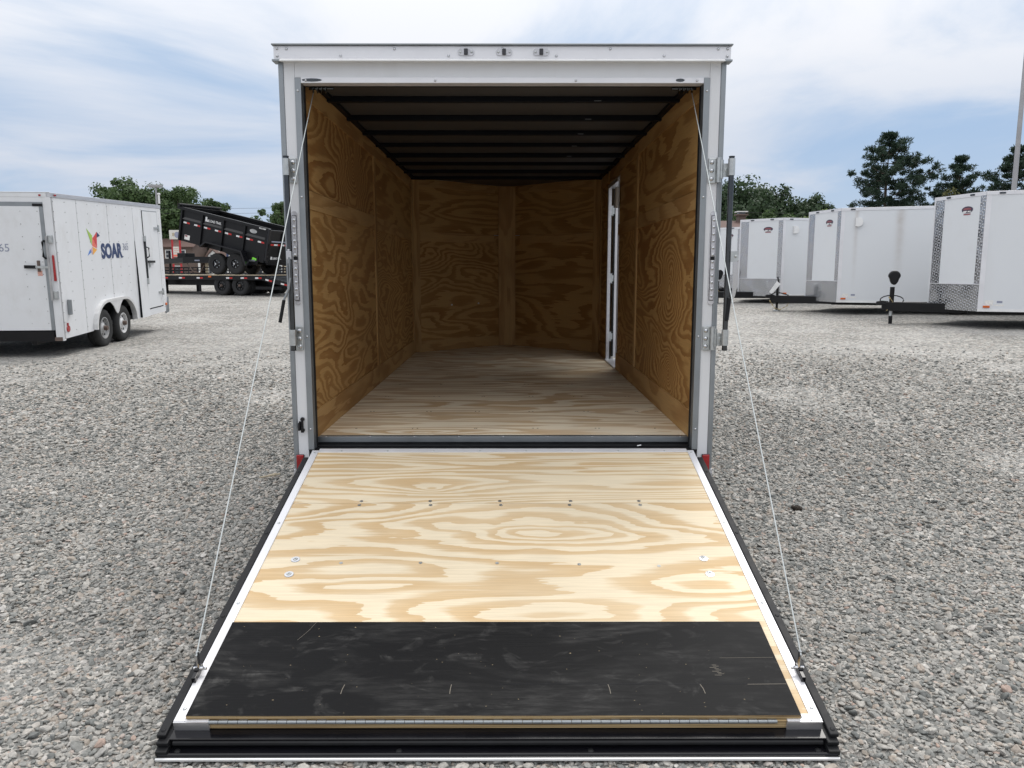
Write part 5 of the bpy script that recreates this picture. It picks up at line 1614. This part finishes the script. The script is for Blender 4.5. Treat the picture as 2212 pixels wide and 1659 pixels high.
def tree(name, label, x, y, top, rx, seed, mat='leaf_green', base=0.25, nclump=46, per=150, size=0.27, ry=None, group=None, lift=0.0, lobes=True):
    """broadleaf tree: trunk, limbs and an uneven crown of leaf sprays; top is the height of the crown in world z"""
    rng = np.random.default_rng(seed)
    g = float(ground_z(x, y)) + lift
    p = thing(name, label, 'tree', loc=(x, y, g), group=group)
    nclump = int(nclump * 2.0)
    size = size * 0.80
    H = top - g
    zb = H * base
    cz, rz = (H + zb) / 2, (H - zb) / 2
    ry = ry or rx
    C, Rd = [], []
    k = 0
    while len(C) < nclump:
        d = rng.normal(0, 1, 3); d /= np.linalg.norm(d)
        f = rng.uniform(0.35, 0.86)
        q = d * f * np.array([rx, ry, rz]) * (1 + 0.16 * math.sin(3 * math.atan2(d[1], d[0]) + seed))
        rr = rng.uniform(0.17, 0.36) * min(rx, rz)
        zc = cz + q[2]
        if zc + rr * 0.7 > H:
            zc = H - rr * 0.7
        C.append((q[0], q[1], zc)); Rd.append(rr)
    m = MB()
    tr = 0.035 * H * 0.6
    m.tube([(0, 0, -0.2), (0.1, 0.05, H * 0.2), (0.0, -0.1, H * 0.45), (0.15, 0.1, H * 0.75)], [tr * 1.2, tr, tr * 0.7, tr * 0.3], 8)
    for c in C[:14]:
        s0 = Vector((0.05, 0, min(H * 0.6, max(H * 0.22, c[2] * 0.6))))
        e = Vector(c)
        m.tube([s0, s0.lerp(e, 0.5) + Vector((0, 0, 0.3)), e], [tr * 0.45, tr * 0.25, tr * 0.08], 5)
    m.build('trunk', 'bark', p, smooth=True)
    put_mesh('crown', leaf_mesh('crown', C, Rd, per, size, mat, rng, 0.85), p)
    return p

def pine(label, x, y, top, rx, seed, nwh=11, per=60, size=0.20, base=0.30, group='pines beyond the trailers', skew=0.0, gap=0.0):
    """loblolly-like pine: bare straight trunk, whorls of rising limbs ending in dark needle tufts"""
    rng = np.random.default_rng(seed)
    g = float(ground_z(x, y))
    p = thing('pine_tree', label, 'tree', loc=(x, y, g), group=group)
    H = top - g
    m = MB()
    tr = 0.30
    m.tube([(0, 0, -0.2), (0.05, 0, H * 0.3), (-0.05, 0.05, H * 0.6), (0.05, 0, H * 0.97)], [tr, tr * 0.85, tr * 0.55, tr * 0.12], 8)
    C, Rd = [], []
    for k in range(nwh):
        t = k / (nwh - 1)
        zc = H * (base + (0.97 - base) * t)
        prof = (0.55 + 0.75 * math.sin(math.pi * min(1, 0.18 + t * 0.60))) * (1 - t ** 2.6) + 0.12
        nb = rng.integers(4, 7)
        a0 = rng.uniform(0, 6.28)
        for j in range(nb):
            a = a0 + 6.28 * j / nb + rng.uniform(-0.4, 0.4)
            L = rx * prof * rng.uniform(0.55, 1.12) * (1 + skew * math.cos(a))
            if L < 0.4:
                L = 0.4
            rise = L * rng.uniform(0.10, 0.42) - 0.06 * L * (1 - t)
            s0 = Vector((0, 0, zc))
            e = Vector((L * math.cos(a), L * math.sin(a), zc + rise))
            mid = s0.lerp(e, 0.5) + Vector((0, 0, -0.08 * L))
            m.tube([s0, mid, e], [0.085 * (1 - 0.5 * t), 0.06 * (1 - 0.5 * t), 0.02], 5)
            nt_ = max(3, int(L * 1.9))
            for q in range(nt_):
                f = 0.36 + 0.66 * (q + rng.random()) / nt_
                b = s0.lerp(e, f) + Vector(rng.normal(0, 0.07 * L + 0.10, 3) * np.array([1, 1, 0.55])) + Vector((0, 0, 0.15))
                C.append(tuple(b)); Rd.append(rng.uniform(0.30, 0.78))
    C.append((0, 0, H - 0.35)); Rd.append(0.5)
    C.append((0.2, 0.1, H - 0.9)); Rd.append(0.7)
    m.build('trunk', 'bark', p, smooth=True)
    put_mesh('crown', leaf_mesh('crown', C, Rd, int(per * 2.2), size, 'needle', rng, 0.72, asp=0.30, radial=True), p)
    return p

TG = 'broadleaf trees beyond the yard'
tree('broadleaf_tree', 'wide spreading green tree rising behind the lettered white trailer', -69.5, 146, 18.6, 9.0, 1, 'leaf_green', base=0.40, nclump=60, size=0.36, group=TG)
tree('broadleaf_tree', 'full green tree beside the spreading one, behind the lamp head of the slim pole', -62.8, 148, 18.4, 6.4, 8, 'leaf_green', base=0.12, nclump=56, size=0.34, group=TG)
tree('broadleaf_tree', 'tall green tree standing directly behind the red and white roadside sign', -59.8, 141, 17.2, 5.2, 2, 'leaf_green', base=0.06, nclump=54, size=0.34, group=TG)
tree('broadleaf_tree', 'dark tree filling the gap between the spreading tree and the sign', -64.5, 150, 13.5, 5.2, 3, 'leaf_dark', base=0.05, nclump=50, size=0.34, group=TG)
tree('broadleaf_tree', 'round-headed tree showing above the raised front of the dump bed', -60.5, 165, 16.8, 4.2, 4, 'leaf_green', base=0.2, nclump=36, size=0.36, group=TG)
tree('broadleaf_tree', 'small tree top just above the tipped rail of the dump bed', -55.8, 168, 14.6, 2.8, 5, 'leaf_dark', base=0.2, nclump=24, size=0.34, group=TG)
tree('broadleaf_tree', 'thin upright tree with loose twigs close beside the open trailer', -33.6, 116, 12.9, 2.5, 6, 'leaf_green', base=0.10, nclump=30, per=90, size=0.26, group=TG)
tree('broadleaf_tree', 'low bushy tree at the foot of the thin upright tree', -37.8, 121, 11.0, 3.0, 7, 'leaf_green', base=0.05, nclump=34, size=0.28, group=TG)
for k, (x, y, t, r_) in enumerate([(-66, 172, 11.0, 6.5), (-57, 174, 10.2, 6.0), (-48.5, 172, 10.0, 6.0), (-41, 170, 9.6, 5.5)]):
    tree('broadleaf_tree', 'dark tree in the line behind the houses under the dump bed', x, y, t, r_, 20 + k, 'leaf_dark', base=0.02, nclump=46, size=0.40, group='line of dark trees behind the houses')
RG = 'wooded rise beyond the parked trailers'
for k, (x, y, t, r_, mt) in enumerate([(34.5, 152, 17.8, 6.8, 'leaf_dark'), (40.0, 150, 18.4, 7.4, 'leaf_dark'), (46.8, 148, 19.2, 7.8, 'leaf_dark'), (53.0, 152, 18.9, 7.4, 'leaf_dark'), (58.6, 150, 16.6, 5.6, 'leaf_dark'),
                                       (50.5, 160, 19.6, 8.0, 'leaf_dark'), (44.0, 160, 19.3, 8.0, 'leaf_dark')]):
    tree('broadleaf_tree', 'dark rounded tree crowding the wooded rise behind the broad-nosed trailer', x, y, t, r_, 30 + k, mt, base=0.02, nclump=64, per=130, size=0.42, group=RG)
tree('broadleaf_tree', 'narrow dark tree at the tail of the wooded rise', 63.4, 150, 15.2, 3.8, 40, 'leaf_dark', base=0.05, nclump=30, group=TG)
tree('broadleaf_tree', 'small round tree standing clear of the wooded rise towards the tall pine', 67.6, 161, 15.8, 3.0, 41, 'leaf_dark', base=0.1, nclump=24, size=0.34, group=TG)
tree('broadleaf_tree', 'bright yellow-green tree at the foot of the tall pine', 56.0, 128, 12.4, 3.6, 42, 'leaf_bright', base=0.05, nclump=34, size=0.30, group=TG)
tree('broadleaf_tree', 'light green tree low in front of the wooded rise, above the trailer with chimney behind', 36.0, 118, 10.8, 3.6, 43, 'leaf_green', base=0.03, nclump=40, size=0.30, group=TG)
tree('broadleaf_tree', 'mid green tree in front of the middle of the wooded rise', 41.8, 116, 11.2, 3.8, 44, 'leaf_green', base=0.03, nclump=40, size=0.30, group=TG)
tree('broadleaf_tree', 'bright green tree beside the roof of the trailer with the hanging chain', 46.4, 116, 10.6, 3.0, 45, 'leaf_bright', base=0.03, nclump=34, size=0.28, group=TG)
tree('broadleaf_tree', 'dark tree low in front of the wooded rise beside the open trailer post', 31.5, 112, 9.6, 3.4, 46, 'leaf_dark', base=0.03, nclump=36, size=0.30, group=TG)
tree('broadleaf_tree', 'dark low tree under the right limbs of the tall pine', 52.0, 104, 9.0, 2.8, 47, 'leaf_dark', base=0.03, nclump=40, size=0.26, group=TG)
tree('broadleaf_tree', 'dark low tree under the left limbs of the tall pine', 45.2, 104, 8.8, 3.4, 48, 'leaf_dark', base=0.03, nclump=40, size=0.26, group=TG)
tree('broadleaf_tree', 'olive brown tree between the two smaller pines', 52.0, 88, 11.2, 2.7, 49, 'leaf_olive', base=0.03, nclump=38, size=0.22, group=TG)
tree('broadleaf_tree', 'olive tree behind the roof of the trailer beside the tall pole', 55.4, 90, 9.8, 2.8, 50, 'leaf_olive', base=0.03, nclump=36, size=0.22, group=TG)
pine('tall spreading pine standing clear above the parked trailers', 48.2, 96, 18.4, 4.3, 61, nwh=10, per=46, base=0.42, skew=0.10)
pine('smaller bushy pine between the tall pine and the grey pole', 60.2, 101, 16.2, 2.6, 62, nwh=9, per=50, base=0.34)
pine('dark pine behind the tall grey pole', 61.2, 91, 15.9, 3.4, 63, nwh=10, per=50, base=0.28)
pine('low young pine left of the bushy pine', 55.6, 97, 10.9, 2.0, 64, nwh=7, per=60, base=0.25)

def far_woods():
    rng = np.random.default_rng(99)
    C, Rd = [], []
    for k in range(260):
        x = rng.uniform(-34, 30)
        C.append((x, 172 + rng.uniform(-4, 4), rng.uniform(0.5, 6.4) + 0.8 * math.sin(x * 0.25)))
        Rd.append(rng.uniform(1.2, 2.3))
    me = leaf_mesh('far_woods', C, Rd, 55, 0.42, 'leaf_dark', rng, 0.85)
    o = bpy.data.objects.new('far_woods', me)
    col.objects.link(o)
    tag(o, 'low dark belt of woodland far behind the open trailer', 'woods')
    stuff(o)
far_woods()

# ================================================================== poles, sign, houses, wires
def pole(name, label, x, y, h, r0, r1, mat='galvanised_pole'):
    g = float(ground_z(x, y))
    p = thing(name, label, 'pole', loc=(x, y, g))
    MB().tube([(0, 0, -0.05), (0, 0, h * 0.5), (0, 0, h)], [r0, (r0 + r1) / 2, r1], 14).build('shaft', mat, p, smooth=True)
    MB().cyl((0, 0, 0.0), (0, 0, 0.12), r0 * 1.8, 14, r0 * 1.3).build('base_collar', mat, p, smooth=True)
    return p
pole('flag_pole', 'tall tapering grey metal pole rising behind the trailer with the cowled jack', 19.32, 26.0, 13.0, 0.105, 0.055)
lp = pole('light_pole', 'slim light pole with a flat lamp head behind the lettered white trailer', -17.35, 36.0, 4.9, 0.055, 0.045)
bx('lamp_head', 'galvanised_pole', lp, -0.32, 0.28, -0.16, 0.16, 4.9, 5.02, bevel=0.02)
m = MB().cyl((0.12, 0, 4.1), (0.12, 0, 4.55), 0.05, 8).dome((0.12, 0, 4.55), (0, 0, 1), 0.09, 0.08)
m.build('camera_mount', 'tape_white', lp)

def road_sign():
    x, y = -45.2, 106.0
    g = float(ground_z(x, y))
    p = thing('roadside_sign', 'white sign board with emblems on two red posts, a smaller board hung between them', 'sign', loc=(x, y, g))
    for dx in (-0.75, 0.30):
        bx('post', 'sign_red', p, dx - 0.10, dx + 0.10, -0.10, 0.10, -0.1, 5.9 - g)
    b = bx('sign_board', 'sign_white', p, -1.05, 1.05, -0.16, 0.16, 5.75 - g, 7.0 - g, bevel=0.03)
    m = MB().prism([(6.36 - g + 0.42 * math.sin(k * math.pi / 10), 0.05 + 0.36 * math.cos(k * math.pi / 10)) for k in range(20)], -0.185, -0.165, axis='y')
    m.build('emblem', 'grey_print', b)
    bx('emblem', 'siding_tan', b, -0.62, -0.30, -0.18, -0.165, 6.20 - g, 6.62 - g)
    bx('emblem', 'warning_sticker', b, 0.68, 0.88, -0.18, -0.165, 6.05 - g, 6.60 - g)
    b2 = bx('message_board', 'sign_white', p, -0.62, 0.17, -0.14, 0.14, 3.35 - g, 4.75 - g)
    for k in range(3):
        bx('message_line', 'warning_sticker', b2, -0.52, 0.08, -0.155, -0.1405, 4.45 - g - k * 0.28, 4.52 - g - k * 0.28)
    bx('message_band', 'logo_coral', b2, -0.60, 0.15, -0.155, -0.1405, 3.40 - g, 3.66 - g)
road_sign()

def window(parent, x, y, z, w, h, mat='glass_dark'):
    f = MB().box(x - w / 2 - 0.12, x - w / 2, y - 0.08, y, z - 0.12, z + h + 0.12).box(x + w / 2, x + w / 2 + 0.12, y - 0.08, y, z - 0.12, z + h + 0.12)
    f.box(x - w / 2, x + w / 2, y - 0.08, y, z + h, z + h + 0.12).box(x - w / 2, x + w / 2, y - 0.08, y, z - 0.12, z).box(x - w / 2, x + w / 2, y - 0.07, y - 0.01, z + h * 0.5 - 0.04, z + h * 0.5 + 0.04)
    fo = f.build('window', 'trim_white', parent)
    bx('pane', mat, fo, x - w / 2, x + w / 2, y - 0.04, y - 0.005, z, z + h)

def gable_house(name, label, x, y, w, d, eave, ridge, wall, windows, dormers=(), gables=(), rz=0.0):
    g = float(ground_z(x, y))
    p = thing(name, label, 'house', loc=(x, y, g), rz=rz)
    e, r = eave - g, ridge - g
    bx('wall', wall, p, -w / 2, w / 2, 0, d, -0.2, e)
    MB().prism([(-0.5, e - 0.12), (d / 2, r), (d + 0.5, e - 0.12), (d + 0.5, e - 0.02), (d / 2, r + 0.12), (-0.5, e - 0.02)][::-1], -w / 2 - 0.4, w / 2 + 0.4, axis='x').build('roof', 'shingle', p)
    MB().prism([(0.0, e), (d, e), (d / 2, r)], -w / 2, w / 2, axis='x').build('gable_wall', wall, p)
    for (wx, wz, ww, wh) in windows:
        window(p, wx, 0.0, wz - g, ww, wh)
    for (dx, dw, dz, dh) in dormers:
        z0 = dz - g
        dm = MB().prism([(z0, dx - dw / 2), (z0 + dh * 0.55, dx - dw / 2), (z0 + dh, dx), (z0 + dh * 0.55, dx + dw / 2), (z0, dx + dw / 2)][::-1], 0.0, d / 2, axis='y').build('dormer', 'trim_white', p)
        m = MB().bar((dx - dw / 2 - 0.15, 1.0, z0 + dh * 0.5), (dx, 1.0, z0 + dh + 0.05), 2.4, 0.12, up=(0.5, 0, 0.8)).bar((dx + dw / 2 + 0.15, 1.0, z0 + dh * 0.5), (dx, 1.0, z0 + dh + 0.05), 2.4, 0.12, up=(-0.5, 0, 0.8))
        m.build('dormer_roof', 'shingle', p)
        bx('dormer_window', 'glass_dark', p, dx - dw * 0.25, dx + dw * 0.25, -0.03, -0.005, z0 + 0.15, z0 + dh * 0.6)
    return p
gable_house('house', 'dark brown two-storey house with a white framed window behind the red sign posts', -57.2, 134, 6.0, 7.0, 5.6, 7.0, 'siding_brown', [(1.25, 3.7, 0.85, 1.25), (-1.2, 3.7, 0.85, 1.25), (0.3, 1.0, 1.2, 1.2)])
gable_house('house', 'long low house with a brown roof and white dormer, seen beneath the dump trailer', -49.4, 137, 7.8, 8.0, 2.9, 5.6, 'siding_tan', [(-2.6, 1.0, 1.2, 1.1), (0.0, 1.0, 1.0, 1.3), (2.3, 1.0, 1.0, 1.3)], dormers=[(-2.4, 1.9, 3.0, 2.1)])
gable_house('house', 'tan house with a steep gable and blue-edged panel, seen between the dump trailer wheels', -41.8, 136, 5.6, 8.0, 4.3, 6.6, 'siding_tan', [(-1.6, 1.0, 1.0, 1.3), (0.4, 1.0, 1.0, 1.3), (1.9, 1.0, 0.9, 1.3)])
m = MB().box(-0.75, 0.75, -0.15, 0.15, 0, 0.1)
bs = thing('banner_sign', 'small white banner with a dark blue edge standing before the tan gable house', 'sign', loc=(-45.4, 128.0, float(ground_z(-45.4, 128))))
bx('post', 'blue_sheet', bs, -0.10, 0.0, -0.05, 0.05, -0.1, 4.0)
bx('panel', 'trim_white', bs, -0.45, 0.85, -0.08, -0.051, 3.0, 5.0)
bx('edge', 'blue_sheet', bs, -0.85, -0.451, -0.08, -0.051, 3.0, 5.3)
# porch posts of the low house
for k, x in enumerate((-52.5, -50.2, -47.6, -45.4, -43.2, -40.5)):
    o = bx('porch_post', 'trim_white', None, -0.14, 0.14, -0.14, 0.14, -0.1, 2.5)
    o.location = (x, 132.2, float(ground_z(x, 132)))
    tag(o, 'white square porch post in front of the low houses', 'post', 'porch posts of the low houses')

def rail_fence(label, x0, y0, x1, y1, n, h=1.15):
    g = float(ground_z(x0, y0))
    a, b = Vector((x0, y0, g)), Vector((x1, y1, float(ground_z(x1, y1))))
    p = thing('rail_fence', label, 'fence', loc=a)
    d = b - a
    for k in range(n + 1):
        q = d * (k / n)
        bx('fence_post', 'black_paint', p, q.x - 0.06, q.x + 0.06, q.y - 0.06, q.y + 0.06, q.z - 0.1, q.z + h)
    for zz in (0.25, 0.55, 0.85, 1.10):
        MB().bar(Vector((0, 0, zz)), d + Vector((0, 0, zz)), 0.05, 0.09).build('fence_rail', 'black_paint', p)
rail_fence('black horizontal rail fence across the far side of the yard', -42.0, 70.0, -14.0, 78.0, 14)

def low_trailer(label, x, y, L, rz):
    g = float(ground_z(x, y))
    p = thing('utility_trailer', label, 'trailer', loc=(x, y, g), rz=rz, group='black utility trailers along the far fence')
    bx('deck', 'black_paint', p, -L / 2, L / 2, -0.95, 0.95, 0.50, 0.60)
    m = MB()
    for s in (-1, 1):
        for zz in (0.80, 1.02):
            m.box(-L / 2, L / 2, s * 0.95 - 0.03, s * 0.95 + 0.03, zz - 0.03, zz + 0.03)
        k = -L / 2
        while k <= L / 2:
            m.box(k - 0.03, k + 0.03, s * 0.95 - 0.029, s * 0.95 + 0.029, 0.6, 1.02)
            k += 0.7
    m.bar((L / 2, 0, 0.55), (L / 2 + 1.3, 0, 0.5), 0.12, 0.12)
    m.build('side_rails', 'black_paint', p)
    for s in (-1, 1):
        w = MB().lathe([(0.20, -0.09), (0.33, -0.09), (0.36, -0.05), (0.36, 0.05), (0.33, 0.09), (0.2, 0.09)], (0.1, s * 1.08, 0.36), (0, s, 0), 20).build('wheel', 'tyre_rubber', p, smooth=True)
        MB().cyl((0.1, s * 1.06, 0.36), (0.1, s * 1.14, 0.36), 0.21, 16).build('rim', 'white_rim', w, smooth=True)
low_trailer('black railed utility trailer parked by the far fence below the red sign', -26.8, 58.0, 4.2, R(12))
low_trailer('black railed utility trailer parked by the far fence behind the dump wheels', -21.0, 60.0, 4.2, R(8))
low_trailer('black railed utility trailer parked by the far fence near the flatbed dovetail', -18.0, 66.0, 4.2, R(5))

bg = thing('back_building', 'low brown building behind the parked trailers, its capped chimney above the trailer roof', 'building', loc=(18.6, 57.0, float(ground_z(18.6, 57))))
gz_ = float(ground_z(18.6, 57))
bx('wall', 'brick_red', bg, -2.6, 3.4, 0, 6, -0.2, 3.6)
MB().prism([(-0.4, 3.6), (6.4, 3.6), (3.0, 4.35)], -2.9, 3.7, axis='x').build('roof', 'shingle', bg)
ch = bx('chimney', 'siding_brown', bg, 0.15, 0.75, 2.2, 2.8, 3.7, 4.72)
m = MB().box(0.0, 0.9, 2.05, 2.95, 4.72, 4.84)
m.build('chimney_crown', 'siding_brown', ch)
bx('chimney_cap', 'trim_white', ch, 0.02, 0.88, 2.1, 2.9, 4.98, 5.06)
bx('flue', 'dark_steel', ch, 0.2, 0.7, 2.25, 2.75, 4.84, 4.98)

def wire(label, pts, r=0.02):
    a, b = Vector(pts[0]), Vector(pts[1])
    P = []
    for k in range(17):
        t = k / 16
        P.append(a.lerp(b, t) - Vector((0, 0, 1.2 * 4 * t * (1 - t))))
    c = (a + b) / 2
    o = MB().tube([q - a for q in P], r, 5).build('power_line', 'black_rubber', None)
    o.location = a
    tag(o, label, 'power line', 'overhead wires beyond the yard')
wire('overhead wire crossing the sky behind the dump trailer, the upper of two', [(-95, 128, 12.6), (-5, 128, 13.0)])
wire('overhead wire crossing the sky behind the dump trailer, the lower of two', [(-95, 128, 11.8), (-5, 128, 12.2)])
wire('overhead wire strung in front of the wooded rise on the right', [(8, 100, 10.0), (95, 104, 10.2)])

# ================================================================== litter on the gravel
def clump(label, name, x, y, r, seed, mat='dark_litter', flat=0.45):
    rg = random.Random(seed)
    m = MB()
    for k in range(9):
        a = rg.uniform(0, 6.28)
        q = Vector((r * 0.7 * math.cos(a) * rg.random(), r * 0.5 * math.sin(a) * rg.random(), r * flat * rg.uniform(0.2, 0.8)))
        m.lathe([(0.0001, -r * 0.3), (r * rg.uniform(0.2, 0.35), -r * 0.1), (r * rg.uniform(0.2, 0.4), r * 0.1), (0.0001, r * 0.28)], q, (rg.gauss(0, 1), rg.gauss(0, 1), 1.2), 6)
    o = m.build(name, mat)
    o.location = (x, y, float(ground_z(x, y)) + r * 0.15)
    tag(o, label, 'debris')
clump('dark clump of dead leaves on the gravel by the right ramp cable', 'leaf_litter', 1.80, 0.62, 0.05, 1)
m = MB().bar((0, 0, 0), (0.14, 0.03, 0.02), 0.012, 0.01).bar((0.05, 0.01, 0.008), (0.10, 0.06, 0.015), 0.008, 0.008)
o = m.build('twig', 'siding_tan')
o.location = (-1.72, 1.35, float(ground_z(-1.72, 1.35)) + 0.02)
tag(o, 'short tan twig lying on the gravel beside the open trailer', 'debris')
